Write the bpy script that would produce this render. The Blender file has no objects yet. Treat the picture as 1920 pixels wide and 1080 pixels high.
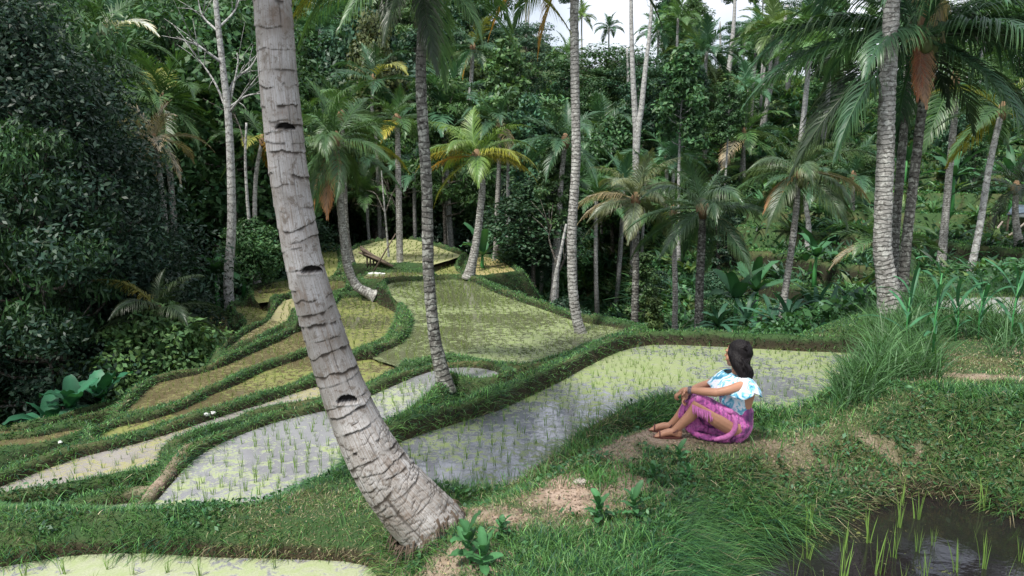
import bpy, bmesh, math, random
import numpy as np
from mathutils import Vector, Matrix
random.seed(7); np.random.seed(7)
R = math.radians
S = bpy.context.scene
COL = S.collection
PI = math.pi
# ------------------------------------------------------------------ camera
FPX = 1387.0; CAMZ = 2.3; PITCH = math.atan((540-330)/FPX)
cam = bpy.data.objects.new('camera', bpy.data.cameras.new('camera')); COL.objects.link(cam)
cam.location = (0, 0, CAMZ); cam.rotation_euler = (PI/2-PITCH, 0, 0)
cam.data.sensor_width = 36; cam.data.lens = 36*FPX/1920; cam.data.clip_end = 1500; cam.data.clip_start = 0.05
S.camera = cam
# ------------------------------------------------------------------ light
SUN_EL, SUN_AZ = R(58), R(-60)        # soft sun high on the left behind the viewer
w = bpy.data.worlds.new('World'); S.world = w; w.use_nodes = True
nt = w.node_tree; N = nt.nodes; LK = nt.links; N.clear()
out = N.new('ShaderNodeOutputWorld'); bg = N.new('ShaderNodeBackground'); sky = N.new('ShaderNodeTexSky')
sky.sky_type = 'NISHITA'; sky.sun_disc = False; sky.sun_elevation = SUN_EL; sky.sun_rotation = R(240)
sky.air_density = 1.0; sky.dust_density = 2.0
bg.inputs['Strength'].default_value = 0.088
tc = N.new('ShaderNodeTexCoord'); no = N.new('ShaderNodeTexNoise'); no.inputs['Scale'].default_value = 3.0; no.inputs['Detail'].default_value = 6
cr = N.new('ShaderNodeMapRange'); cr.inputs['From Min'].default_value = .36; cr.inputs['From Max'].default_value = .56
cr.inputs['To Min'].default_value = .35; cr.inputs['To Max'].default_value = 1.0
mx = N.new('ShaderNodeMix'); mx.data_type = 'RGBA'; mx.inputs[7].default_value = (8.6, 9.0, 9.8, 1)
LK.new(tc.outputs['Generated'], no.inputs['Vector']); LK.new(no.outputs['Fac'], cr.inputs['Value'])
LK.new(cr.outputs[0], mx.inputs[0]); LK.new(sky.outputs[0], mx.inputs[6]); LK.new(mx.outputs[2], bg.inputs['Color'])
LK.new(bg.outputs[0], out.inputs['Surface'])
sl = bpy.data.lights.new('sun', 'SUN'); sl.energy = 4.2; sl.angle = R(6); sl.color = (1, .96, .88)
sun = bpy.data.objects.new('sun', sl); COL.objects.link(sun)
sun.rotation_euler = (R(32), 0, R(-38))
S.view_settings.view_transform = 'Standard'; S.view_settings.look = 'None'; S.view_settings.exposure = 0.72; S.view_settings.gamma = 1
S.cycles.max_bounces = 5; S.cycles.diffuse_bounces = 2; S.cycles.glossy_bounces = 2; S.cycles.transmission_bounces = 2
S.cycles.transparent_max_bounces = 4

# ------------------------------------------------------------------ helpers
CP, SP = math.cos(PITCH), math.sin(PITCH)
def ray(px, py):
    u = (px-960)/FPX; v = (540-py)/FPX
    return np.array([u, CP+v*SP, -SP+v*CP])
def gp(px, py, z):                      # a point of the ground level z
    d = ray(px, py); t = (z-CAMZ)/d[2]
    return np.array([d[0]*t, d[1]*t, z])
def vp(px, py, Y):                      # a point at distance Y
    d = ray(px, py); t = Y/d[1]
    return np.array([d[0]*t, Y, CAMZ+d[2]*t])

def setp(o, label=None, cat=None, group=None, kind=None):
    if label: o['label'] = label
    if cat: o['category'] = cat
    if group: o['group'] = group
    if kind: o['kind'] = kind
    return o
def link(name, me, mat=None, parent=None, loc=None, rot=None, scale=None, color=None):
    o = bpy.data.objects.new(name, me); COL.objects.link(o)
    if mat and me is not None and len(me.materials) == 0: me.materials.append(mat)
    if parent: o.parent = parent
    if loc is not None: o.location = loc
    if rot is not None: o.rotation_euler = rot
    if scale is not None: o.scale = scale if hasattr(scale, '__len__') else (scale,)*3
    if color: o.color = (*color[:3], 1)
    return o
def empty(name, loc, rz=0, label=None, cat=None, group=None):
    o = bpy.data.objects.new(name, None); COL.objects.link(o); o.location = loc; o.rotation_euler = (0, 0, rz)
    o.empty_display_size = .2
    return setp(o, label, cat, group)
def mesh_np(name, V, F, smooth=False, uv=None, tint=None, tname='tint'):
    """V (n,3); F (m,k) int array or list of such arrays; tint: per vertex rgb"""
    if not isinstance(F, (list, tuple)): F = [F]
    F = [np.asarray(f, dtype=np.int32) for f in F if len(f)]
    me = bpy.data.meshes.new(name)
    V = np.asarray(V, dtype=np.float32)
    me.vertices.add(len(V)); me.vertices.foreach_set('co', V.ravel())
    loops = np.concatenate([f.ravel() for f in F]); tot = np.concatenate([np.full(len(f), f.shape[1], dtype=np.int32) for f in F])
    st = np.concatenate([[0], np.cumsum(tot)[:-1]]).astype(np.int32)
    me.loops.add(len(loops)); me.loops.foreach_set('vertex_index', loops)
    me.polygons.add(len(tot)); me.polygons.foreach_set('loop_start', st)
    try: me.polygons.foreach_set('loop_total', tot)
    except Exception: pass
    if smooth: me.polygons.foreach_set('use_smooth', np.ones(len(tot), dtype=bool))
    if uv is not None:
        l = me.uv_layers.new(name='UVMap'); l.data.foreach_set('uv', np.asarray(uv, dtype=np.float32)[loops].ravel())
    if tint is not None:
        a = me.color_attributes.new(tname, 'FLOAT_COLOR', 'POINT')
        c = np.ones((len(V), 4), dtype=np.float32); c[:, :3] = tint; a.data.foreach_set('color', c.ravel())
    me.update(calc_edges=True)
    return me
class MB:                                # collects shapes into one mesh
    def __init__(s): s.V = []; s.F3 = []; s.F4 = []; s.n = 0; s.T = []; s.UV = []
    def add(s, V, F, tint=(1, 1, 1), uv=None):
        V = np.asarray(V, float); F = np.asarray(F, int)
        if len(F):
            (s.F4 if F.shape[1] == 4 else s.F3).append(F+s.n)
        s.V.append(V); t = np.ones((len(V), 3)); t[:] = tint; s.T.append(t)
        s.UV.append(np.zeros((len(V), 2)) if uv is None else uv); s.n += len(V)
    def mesh(s, name, smooth=False):
        F = [np.concatenate(x) for x in (s.F4, s.F3) if x]
        return mesh_np(name, np.concatenate(s.V), F, smooth, np.concatenate(s.UV), np.concatenate(s.T))
    def build(s, name, mat, parent=None, smooth=False, **k): return link(name, s.mesh(name, smooth), mat, parent, **k)
def catmull(P, n):
    P = np.asarray(P, float); P = np.vstack([2*P[0]-P[1], P, 2*P[-1]-P[-2]]); out = []
    m = len(P)-3
    for i in range(m):
        p0, p1, p2, p3 = P[i:i+4]; k = n if i < m-1 else n+1
        for j in range(k):
            t = j/n; out.append(.5*((2*p1)+(-p0+p2)*t+(2*p0-5*p1+4*p2-p3)*t*t+(-p0+3*p1-3*p2+p3)*t**3))
    return np.array(out)
def tube(P, rad, ns=8, cap=True, dr=None):
    """P (k,3) rad (k,). returns V,F4,uv"""
    P = np.asarray(P, float); k = len(P); rad = np.broadcast_to(np.asarray(rad, float), (k,))
    T = np.gradient(P, axis=0); T /= np.linalg.norm(T, axis=1)[:, None]+1e-9
    ref = np.array([0, -1, 0.]) if abs(T[:, 1]).mean() < .8 else np.array([1., 0, 0])
    A = np.cross(np.broadcast_to(ref, T.shape), T); A /= np.linalg.norm(A, axis=1)[:, None]+1e-9
    B = np.cross(T, A)
    th = np.linspace(0, 2*PI, ns+1)[:-1]
    rr = rad[:, None]*np.ones((1, ns)) if dr is None else rad[:, None]+dr
    V = P[:, None, :]+rr[:, :, None]*(np.cos(th)[None, :, None]*A[:, None, :]+np.sin(th)[None, :, None]*B[:, None, :])
    s = np.concatenate([[0], np.cumsum(np.linalg.norm(np.diff(P, axis=0), axis=1))])
    uv = np.stack([np.broadcast_to(np.abs(th/PI-1)[None, :], (k, ns)), np.broadcast_to(s[:, None], (k, ns))], -1).reshape(-1, 2)
    i = np.arange(k-1)[:, None]*ns; j = np.arange(ns)[None, :]; j2 = (j+1) % ns
    F = np.stack([i+j, i+j2, i+ns+j2, i+ns+j], -1).reshape(-1, 4)
    V = V.reshape(-1, 3)
    if cap:
        V = np.vstack([V, P[0], P[-1]]); uv = np.vstack([uv, [0, 0], [0, s[-1]]])
        c0 = len(V)-2; jj = np.arange(ns); b = (k-1)*ns
        F = np.vstack([F, np.stack([np.full(ns, c0), (jj+1) % ns, jj, jj], -1)[:0], ])
        # caps as degenerate-free quads are avoided: use pairs of triangles folded in quads
        caps = []
        for q in range(0, ns, 2):
            caps.append([c0, (q+2) % ns, (q+1) % ns, q]); caps.append([c0+1, b+q, b+(q+1) % ns, b+(q+2) % ns])
        F = np.vstack([F, caps])
    return V, F, uv
_g = np.random.RandomState(3).rand(256, 256)
def vnoise(x, y):
    xi = np.floor(x).astype(int); yi = np.floor(y).astype(int); fx = x-xi; fy = y-yi
    fx = fx*fx*(3-2*fx); fy = fy*fy*(3-2*fy)
    a = _g[xi % 256, yi % 256]; b = _g[(xi+1) % 256, yi % 256]; c = _g[xi % 256, (yi+1) % 256]; d = _g[(xi+1) % 256, (yi+1) % 256]
    return (a*(1-fx)+b*fx)*(1-fy)+(c*(1-fx)+d*fx)*fy
def fbm(x, y, o=4):
    s = 0; a = .5; t = 0
    for k in range(o): s = s+a*vnoise(x*2**k+17.3*k, y*2**k+9.1*k); t += a; a *= .5
    return s/t

# ------------------------------------------------------------------ materials
def mat_new(name):
    m = bpy.data.materials.new(name); m.use_nodes = True; t = m.node_tree; t.nodes.clear()
    o = t.nodes.new('ShaderNodeOutputMaterial'); b = t.nodes.new('ShaderNodeBsdfPrincipled'); t.links.new(b.outputs[0], o.inputs[0])
    return m, t, b, o
def nd(t, typ, **k):
    n = t.nodes.new(typ)
    for a, v in k.items():
        if a.startswith('_'): setattr(n, a[1:], v)
        else: n.inputs[a.replace('__', ' ')].default_value = v
    return n
def noise(t, scale, detail=4, vec=None, dist=0, rough=.5):
    n = nd(t, 'ShaderNodeTexNoise'); n.inputs['Scale'].default_value = scale; n.inputs['Detail'].default_value = detail
    n.inputs['Distortion'].default_value = dist; n.inputs['Roughness'].default_value = rough
    if vec is not None: t.links.new(vec, n.inputs['Vector'])
    return n.outputs['Fac']
def ramp(t, fac, stops, interp='LINEAR'):
    n = t.nodes.new('ShaderNodeValToRGB'); n.color_ramp.interpolation = interp
    el = n.color_ramp.elements
    while len(el) < len(stops): el.new(.5)
    for e, (p, c) in zip(el, stops): e.position = p; e.color = (*c, 1) if len(c) == 3 else c
    t.links.new(fac, n.inputs[0]); return n.outputs[0]
def mixc(t, fac, a, b, mode='MIX'):
    n = t.nodes.new('ShaderNodeMix'); n.data_type = 'RGBA'; n.blend_type = mode
    for s, v in ((0, fac), (6, a), (7, b)):
        if hasattr(v, 'links'): t.links.new(v, n.inputs[s])
        elif s == 0: n.inputs[0].default_value = v
        else: n.inputs[s].default_value = (*v[:3], 1)
    return n.outputs[2]
def mrange(t, v, a, b, c=0., d=1.):
    n = t.nodes.new('ShaderNodeMapRange'); t.links.new(v, n.inputs[0])
    for i, x in enumerate((a, b, c, d)): n.inputs[i+1].default_value = x
    return n.outputs[0]
def bump(t, b, h, strength=.5, dist=.02):
    n = t.nodes.new('ShaderNodeBump'); n.inputs['Strength'].default_value = strength; n.inputs['Distance'].default_value = dist
    t.links.new(h, n.inputs['Height']); t.links.new(n.outputs[0], b.inputs['Normal'])
def mathn(t, op, a, b=0.):
    n = t.nodes.new('ShaderNodeMath'); n.operation = op
    for i, v in enumerate((a, b)):
        if hasattr(v, 'links'): t.links.new(v, n.inputs[i])
        else: n.inputs[i].default_value = v
    return n.outputs[0]
def leafmat(name, rough=.45, trans=.25, spec=.5, objcol=True):
    m, t, b, o = mat_new(name)
    at = nd(t, 'ShaderNodeAttribute', _attribute_name='tint'); c = at.outputs['Color']
    if objcol:
        oi = nd(t, 'ShaderNodeObjectInfo'); c = mixc(t, 1., c, oi.outputs['Color'], 'MULTIPLY')
    t.links.new(c, b.inputs['Base Color']); b.inputs['Roughness'].default_value = rough
    b.inputs['Specular IOR Level'].default_value = spec
    tr = nd(t, 'ShaderNodeBsdfTranslucent'); ms = nd(t, 'ShaderNodeMixShader', Fac=trans)
    t.links.new(mixc(t, 1., c, (1.3, 1.3, .6), 'MULTIPLY'), tr.inputs[0])
    t.links.new(b.outputs[0], ms.inputs[1]); t.links.new(tr.outputs[0], ms.inputs[2]); t.links.new(ms.outputs[0], o.inputs[0])
    return m
M = {}
M['leaf'] = leafmat('leaf', .5, .2, .28)
M['grass'] = leafmat('grass_blade', .5, .3, .4, objcol=False)
M['frond'] = leafmat('palm_frond', .42, .25, .45)
def simple(name, col, rough=.7, var=.25, scale=12, bumpd=.004, spec=.4):
    m, t, b, o = mat_new(name); tcn = nd(t, 'ShaderNodeTexCoord')
    f = noise(t, scale, 5, tcn.outputs['Object'])
    c = mixc(t, f, tuple(x*(1-var) for x in col), tuple(min(1, x*(1+var)) for x in col))
    t.links.new(c, b.inputs['Base Color']); b.inputs['Roughness'].default_value = rough; b.inputs['Specular IOR Level'].default_value = spec
    bump(t, b, f, .5, bumpd); return m
# ------------------------------------------------------------------ paddies: outline in picture units on their own level
# name, level, rim height, rim width, weed cover, weed colour, water colour, outline
YG = (.245, .272, .155); OL = (.20, .20, .075); BR = (.19, .165, .08); PALE = (.33, .345, .25); TANW = (.31, .27, .17)
GREYW = (.20, .20, .235); MUD = (.10, .075, .04); BROWNW = (.11, .09, .05)
FIELDS = [
 ('pond', -.32, .19, .36, .50, YG, (.15, .155, .18), [(1600,664),(1510,660),(1420,655),(1300,649),(1222,648),(1165,660),(1110,686),(1055,716),(995,745),(935,772),(870,792),(800,814),(738,838),(728,872),(760,905),(800,930),(850,950),(890,950),(960,930),(1000,898),(1045,880),(1060,852),(1095,822),(1140,802),(1185,782),(1250,765),(1320,772),(1400,790),(1480,803),(1545,778),(1580,745),(1610,712),(1625,680)]),
 ('pit', -.50, .12, .15, .03, OL, (.012, .010, .011), [(1385,1120),(1395,1035),(1455,1008),(1560,978),(1640,952),(1700,936),(1760,931),(1830,940),(1920,975),(2200,1030),(2500,1300),(2000,1900),(1300,1900)]),
 ('near_left', -.42, .10, .2, .75, PALE, GREYW, [(-500,1090),(-100,1070),(0,1066),(90,1050),(165,1042),(280,1040),(400,1048),(640,1055),(700,1078),(730,1150),(740,1400),(-700,1500)]),
 ('field_a', -.62, .10, .28, .38, PALE, (.225,.225,.245), [(275,985),(300,940),(330,905),(370,862),(420,832),(520,793),(620,770),(700,743),(780,708),(840,692),(900,692),(935,703),(915,715),(880,716),(858,708),(838,706),(815,722),(790,752),(745,786),(705,815),(680,850),(640,880),(560,922),(450,972),(340,993)]),
 ('algae_strip', -.90, .10, .3, .8, PALE, GREYW, [(-300,1030),(-80,1010),(10,992),(120,965),(245,945),(262,950),(215,975),(190,990),(100,1000),(0,1012),(-200,1060)]),
 ('strip_b', -1.0, .12, .3, .55, TANW, (.27,.25,.24), [(-300,1010),(0,915),(70,888),(150,860),(240,838),(310,818),(400,788),(500,757),(600,725),(618,735),(600,758),(500,773),(425,798),(350,823),(300,848),(292,868),(290,885),(262,895),(165,910),(100,924),(0,942),(-250,1040)]),
 ('strip_c', -1.2, .12, .28, .48, OL, BROWNW, [(185,822),(225,802),(280,791),(350,768),(400,742),(450,722),(500,697),(565,675),(590,668),(600,700),(580,710),(525,735),(450,760),(400,780),(320,800),(250,817),(200,830)]),
 ('strip_d', -1.4, .14, .28, .42, BR, BROWNW, [(235,780),(270,742),(300,719),(370,704),(425,687),(480,662),(535,637),(575,618),(590,640),(565,662),(520,685),(460,705),(400,735),(360,755),(300,773),(245,782)]),
 ('low_strip', -1.40, .10, .2, .35, BR, BROWNW, [(-300,870),(-100,838),(0,828),(75,820),(150,806),(130,824),(50,842),(0,846),(-300,905)]),
 ('last_strip', -1.55, .12, .2, .2, BR, MUD, [(-300,835),(-100,814),(0,811),(100,801),(175,777),(232,756),(215,768),(165,785),(75,812),(0,822),(-300,860)]),
 ('nook', -1.75, .2, .25, .45, BR, BROWNW, [(367,600),(422,594),(427,622),(455,632),(427,647),(400,660),(398,672),(377,665),(375,652),(400,625),(390,610)]),
 ('nook', -1.55, .2, .2, .5, OL, BROWNW, [(445,575),(485,578),(503,588),(485,612),(462,627),(466,605),(452,595)]),
 ('nook', -1.40, .15, .2, .6, TANW, BROWNW, [(420,665),(460,630),(492,612),(512,598),(525,575),(545,560),(556,588),(525,612),(480,637),(440,655)]),
 ('nook', -1.30, .15, .2, .6, OL, BROWNW, [(480,545),(520,530),(545,528),(552,545),(515,558),(490,568)]),
 ('nook', -1.15, .15, .2, .7, OL, BROWNW, [(560,560),(604,555),(600,600),(565,600)]),
 ('field_small', -.80, .12, .22, .6, OL, BROWNW, [(645,690),(675,677),(705,676),(735,686),(750,697),(725,706),(690,722),(665,735),(640,742)]),
 ('field_e', -1.10, .15, .3, .55, OL, (.09,.09,.05), [(644,560),(692,562),(710,572),(741,588),(741,614),(733,630),(712,643),(690,654),(650,667),(625,665),(622,600)]),
 ('field_f', -1.05, .15, .3, .6, OL, BROWNW, [(600,535),(640,527),(640,545),(600,556)]),
 ('big_field', -.75, .14, .45, .45, YG, (.10,.11,.06), [(729,535),(757,529),(841,525),(883,529),(926,550),(982,570),(1038,589),(1069,601),(1120,610),(1180,620),(1168,630),(1120,642),(1060,668),(1000,690),(950,692),(880,678),(830,674),(770,688),(735,680),(708,671),(722,660),(757,645),(775,620),(778,600),(771,585),(745,560)]),
 ('ledge', -1.0, .12, .25, .6, YG, BROWNW, [(695,513),(790,512),(795,520),(734,527),(689,527)]),
 ('far_field', -.85, .14, .4, .75, (.33,.32,.18), BROWNW, [(664,470),(706,454),(762,449),(788,454),(847,474),(858,481),(813,495),(793,499),(695,499),(668,495)]),
 ('far_left', -1.15, .14, .4, .75, OL, BROWNW, [(596,478),(622,462),(630,484),(628,507),(616,522),(598,528)]),
 ('far_right', -1.05, .14, .35, .85, (.34,.27,.14), BROWNW, [(889,485),(926,485),(965,510),(955,516),(906,523),(886,518)]),
 ('far_mid', -1.1, .12, .25, .7, OL, BROWNW, [(816,508),(841,495),(864,489),(850,499),(852,508),(862,518),(819,519)]),
 ('top_right', .30, .10, .35, .15, YG, (.45,.45,.45), [(1745,588),(1760,566),(1850,558),(1990,560),(2150,575),(2100,600),(1900,600)]),
]
# dry ground: level, outline, skirt slope
PADS = [
 (.00, .55, [(690,985),(860,958),(970,935),(1060,885),(1150,835),(1230,800),(1330,790),(1430,812),(1560,800),(1700,770),(2300,760),(2600,850),(2000,815),(1750,812),(1560,852),(1420,885),(1300,930),(1240,1000),(1150,1500),(800,1500),(780,1100),(700,1040)]),
 (.28, .7, [(1690,790),(1745,752),(1880,740),(2300,735),(2500,800),(2100,785),(1900,775),(1760,785)]),
 (.22, .4, [(1640,720),(1660,650),(1740,600),(2300,600),(2400,740),(1800,735)]),
 (-.05, .55, [(1590,690),(1600,630),(1650,580),(2400,560),(2400,720),(1640,730)]),
 (-.20, .5, [(680,940),(740,1000),(760,1100),(560,1000),(450,985),(300,985),(100,985),(-300,985),(-300,955),(100,955),(300,955),(480,950),(600,910),(660,880)]),
 (-1.15, .7, [(0,895),(150,848),(200,838),(100,878),(30,900)]),
]
def sdist(poly, X, Y, reach=7.0):
    """signed distance (negative inside) near the outline"""
    P = np.asarray(poly)[:, :2]; x0, y0 = P.min(0)-reach; x1, y1 = P.max(0)+reach
    D = np.full(X.shape, 99.); m = (X > x0) & (X < x1) & (Y > y0) & (Y < y1)
    if not m.any(): return D
    x = X[m]; y = Y[m]; d = np.full(x.shape, 1e9); ins = np.zeros(x.shape, bool); n = len(P)
    for i in range(n):
        a = P[i]; b = P[(i+1) % n]; e = b-a; L = e@e+1e-12
        t = np.clip(((x-a[0])*e[0]+(y-a[1])*e[1])/L, 0, 1)
        d = np.minimum(d, (x-a[0]-t*e[0])**2+(y-a[1]-t*e[1])**2)
        c = ((a[1] > y) != (b[1] > y)) & (x < (b[0]-a[0])*(y-a[1])/(b[1]-a[1]+1e-12)+a[0]); ins ^= c
    d = np.sqrt(d); D[m] = np.where(ins, -d, d); return D
def smoothpoly(P, z):
    W = np.array([gp(a, b, z) for a, b in P]); n = len(W); out = []
    for i in range(n):
        p0, p1, p2, p3 = W[i-1], W[i], W[(i+1) % n], W[(i+2) % n]
        for t in (0, .5):
            out.append(.5*((2*p1)+(-p0+p2)*t+(2*p0-5*p1+4*p2-p3)*t*t+(-p0+3*p1-3*p2+p3)*t**3) if t else p1)
    return np.array(out)
for i, f in enumerate(FIELDS): FIELDS[i] = f+(smoothpoly(f[7], f[1]),)
PADW = [(z, sl, smoothpoly(P, z)) for z, sl, P in PADS]
AZ = [-1.2, -.62, -.42, -.28, 0, .12, .25, .45, .7, 1.3]
PR = [  # hill profiles, distance -> height, for each bearing x/y
 ([0,5,9,14,20,26,40,60,90,140,260],[-2,-2.5,-3.5,-4.6,-5.2,-4.6,2,14,32,52,60]),
 ([0,5,9,14,20,26,40,60,90,140,260],[-2,-2.3,-3,-4.4,-5.2,-4.6,1,13,32,52,60]),
 ([0,9,14,20,28,36,46,60,90,140,260],[-2,-2.5,-3,-3.6,-4.5,-4,0,10,31,50,58]),
 ([0,9,14,24,30,38,48,60,90,140,260],[-2,-2.5,-2.5,-2.6,-3.2,-4,-1,8,28,47,55]),
 ([0,9,14,24,36,44,52,65,90,140,260],[-2,-2,-2,-2.2,-3.5,-4.5,-2,6,17,27,30]),
 ([0,9,13,19,26,36,46,62,90,140,260],[-2,-2,-2.4,-4.2,-5,-3.6,0,7,14,20,20]),
 ([0,9,12,16,22,30,38,60,90,140,260],[-1.5,-1.2,-1.6,-4.0,-3.6,-1.2,1.2,8,14.5,20,20]),
 ([0,9,11,14,19,30,38,60,90,140,260],[-1,-.6,-.4,-1.6,-2.2,-.3,1.8,8.5,14,18,18]),
 ([0,9,14,20,30,38,60,90,140,260],[-.6,-.3,-.2,-.4,1.2,3.0,9,15,19,19]),
 ([0,9,14,20,30,38,60,90,140,260],[-.6,-.3,.2,.6,2.0,4.0,10,16,19,19]),
]
def hill(X, Y):
    A = X/np.maximum(Y, .5); Yc = np.maximum(Y, 0)
    H = np.stack([np.interp(Yc, p, q) for p, q in PR]); A = np.clip(A, AZ[0]+1e-3, AZ[-1]-1e-3)
    i = np.searchsorted(AZ, A)-1; az = np.array(AZ); f = (A-az[i])/(az[i+1]-az[i]); f = f*f*(3-2*f)
    h = np.take_along_axis(H, i[None], 0)[0]*(1-f)+np.take_along_axis(H, i[None]+1, 0)[0]*f
    far = np.clip((Y-25)/30, 0, 1); h = h+(fbm(X*.05+3, Y*.05)-.5)*6*far+(fbm(X*.25, Y*.25)-.5)*1.2*np.clip((Y-13)/8, 0, 1)
    # stepped old terraces on the right slope
    st = .78; hw = h+.5*(fbm(X*.12+5, Y*.12)-.5); k = np.floor(hw/st); fr = hw/st-k
    hs = (k+np.clip((fr-.90)/.10, 0, 1))*st
    m = np.clip((X/np.maximum(Y, 1)-.20)/.07, 0, 1)*np.clip((Y-19)/4, 0, 1)*np.clip((46-Y)/6, 0, 1)
    return h*(1-m)+hs*m
def terrain(X, Y):
    h = hill(X, Y); sm = lambda a, b, k: np.where(b < -50, a, np.maximum(a, b)+k*np.exp(-((a-b)/k)**2)*.25)
    wob = (fbm(X*1.3, Y*1.3, 3)-.5)
    for z, slp, W in PADW:
        d = sdist(W, X, Y); h = sm(h, np.where(d > 90, -99, z-slp*np.maximum(d, 0)), .12)
    wd = np.full(X.shape, 99.); lv = np.full(X.shape, -99.)
    for f in FIELDS:
        d = sdist(f[8], X, Y); rim = f[1]+f[2]+wob*.08
        c = rim-1.5*np.maximum(0, d-.62*f[3]*(1+.9*wob))-.05*np.clip(1-d/.1, 0, 1)
        h = sm(h, np.where(d > 90, -99, c), .05); 
        if f[0] in ('pit', 'near_left', 'pond', 'field_a'): h = np.minimum(h, np.where(d > 90, 99, f[1]+.06+wob*.12+(.95 if f[0] == 'pit' else .8 if f[0] == 'near_left' else 1.5)*np.maximum(d, 0)))
        f_in = d < wd; wd = np.where(f_in, d, wd); lv = np.where(f_in, f[1], lv)
    h = h+.05*wob*np.clip(wd/.3, 0, 1)
    t = np.clip((wd+.03)/np.clip(.03*Y**.6, .06, .3), 0, 1); t = t*t*(3-2*t)
    return h*t+(lv-.14)*(1-t), wd
NR, NA = 920, 900
rr = np.exp(np.concatenate([np.linspace(math.log(.6), math.log(3.2), 60, endpoint=False), np.linspace(math.log(3.2), math.log(34), 660, endpoint=False), np.linspace(math.log(34), math.log(300), 200)]))
s = np.linspace(-1, 1, NA); aa = s*R(42)+np.sign(s)*np.abs(s)**7*R(46)
GR, GA = np.meshgrid(rr, aa, indexing='ij'); GX = GR*np.sin(GA); GY = GR*np.cos(GA)
GH, GD = terrain(GX, GY)
lr = np.log(rr)
def lookup(x, y):
    r = np.clip(np.hypot(x, y), .61, 299); a = np.clip(np.arctan2(x, y), aa[0]+1e-4, aa[-1]-1e-4)
    i = np.interp(np.log(r), lr, np.arange(NR)); j = np.interp(a, aa, np.arange(NA))
    i0 = np.minimum(i.astype(int), NR-2); j0 = np.minimum(j.astype(int), NA-2); u = i-i0; v = j-j0
    f = lambda G: (G[i0, j0]*(1-v)+G[i0, j0+1]*v)*(1-u)+(G[i0+1, j0]*(1-v)+G[i0+1, j0+1]*v)*u
    return f(GH), f(GD)
def gz(x, y): return float(lookup(np.array([float(x)]), np.array([float(y)]))[0][0])
# trodden bare soil patches (picture place, half size in metres)
BARE = [(920,968,.55,.16,1.),(1070,935,.42,.22,1.),(1180,915,.3,.12,.8),(1260,815,.55,.35,.85),(1330,835,.9,.16,.6),(1640,812,.36,.10,.9),(1480,838,1.2,.2,.4),(1840,748,.6,.13,1.),(1700,745,.5,.12,.6),(1900,690,.4,.2,.8),(1160,830,.3,.3,.6),(840,1050,.3,.25,.8),(1010,985,.7,.1,.5),(890,1060,.25,.25,.6),
        (250,985,.45,.5,.9),(300,920,.25,.7,.6)]
def bare(X, Y, Z):
    b = np.zeros(X.shape); n = fbm(X*2.2, Y*2.2, 4); n2 = fbm(X*7, Y*7, 3)
    for px, py, a, c, k in BARE:
        p = gp(px, py, 0. if py < 990 and px > 500 else (-.9 if px < 500 else -.1)); q = np.sqrt(((X-p[0])/a)**2+((Y-p[1])/(c*1.5))**2)
        b = np.maximum(b, k*np.clip(1.15-q+(n-.5)*1.8+(n2-.5)*1.3, 0, 1))
    return np.clip(b, 0, 1)
GB = bare(GX, GY, GH)
# dryness: yellowish trampled grass beside the path
def dry(X, Y):
    d = np.zeros(X.shape)
    for px, py, a, c in [(1450,830,2.2,.3),(1250,810,.9,.5),(1800,700,1.6,.7),(1100,860,.9,.35),(560,960,.7,.5),(980,950,.9,.2),(1600,800,1.,.3),(1760,735,.8,.3)]:
        p = gp(px, py, 0.); d = np.maximum(d, np.clip(1.3-np.sqrt(((X-p[0])/a)**2+((Y-p[1])/(c*1.6))**2), 0, 1))
    return d*np.clip(.4+1.3*fbm(X*3, Y*3, 3), 0, 1)
V = np.stack([GX, GY, GH], -1).reshape(-1, 3)
i = np.arange(NR-1)[:, None]*NA; j = np.arange(NA-1)[None, :]
F = np.stack([i+j, i+NA+j, i+NA+j+1, i+j+1], -1).reshape(-1, 4)
gt = np.zeros((NR*NA, 3)); gt[:, 0] = GB.ravel(); gt[:, 1] = np.clip((GY.ravel()-12)/10, 0, 1); gt[:, 2] = np.clip(-GD.ravel()*8+.6, 0, 1)
m, t, b, o = mat_new('ground_soil_grass')
at = nd(t, 'ShaderNodeAttribute', _attribute_name='tint'); sep = t.nodes.new('ShaderNodeSeparateColor'); t.links.new(at.outputs['Color'], sep.inputs[0])
tcn = nd(t, 'ShaderNodeTexCoord'); oc = tcn.outputs['Object']
n1 = noise(t, 9, 6, oc); n2 = noise(t, 45, 5, oc); n3 = noise(t, 1.2, 5, oc)
gr = mixc(t, n1, (.016, .040, .016), (.045, .085, .026)); gr = mixc(t, mrange(t, n3, .45, .7), gr, (.07, .07, .03))
soil = mixc(t, n2, (.19, .135, .10), (.40, .31, .25)); soil = mixc(t, mrange(t, n1, .5, .7), soil, (.17, .115, .08))
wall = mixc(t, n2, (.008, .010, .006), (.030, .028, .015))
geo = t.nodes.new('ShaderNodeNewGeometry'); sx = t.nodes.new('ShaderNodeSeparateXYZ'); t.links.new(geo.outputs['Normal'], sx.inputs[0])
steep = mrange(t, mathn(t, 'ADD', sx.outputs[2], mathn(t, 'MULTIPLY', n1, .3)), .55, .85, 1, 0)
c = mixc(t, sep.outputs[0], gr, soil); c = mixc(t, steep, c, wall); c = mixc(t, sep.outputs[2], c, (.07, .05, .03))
t.links.new(c, b.inputs['Base Color']); b.inputs['Roughness'].default_value = .9; b.inputs['Specular IOR Level'].default_value = .2
bump(t, b, mathn(t, 'ADD', n2, n1), .8, .02)
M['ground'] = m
ground = link('ground', mesh_np('ground', V, F, True, tint=gt), m); ground['kind'] = 'structure'

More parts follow.
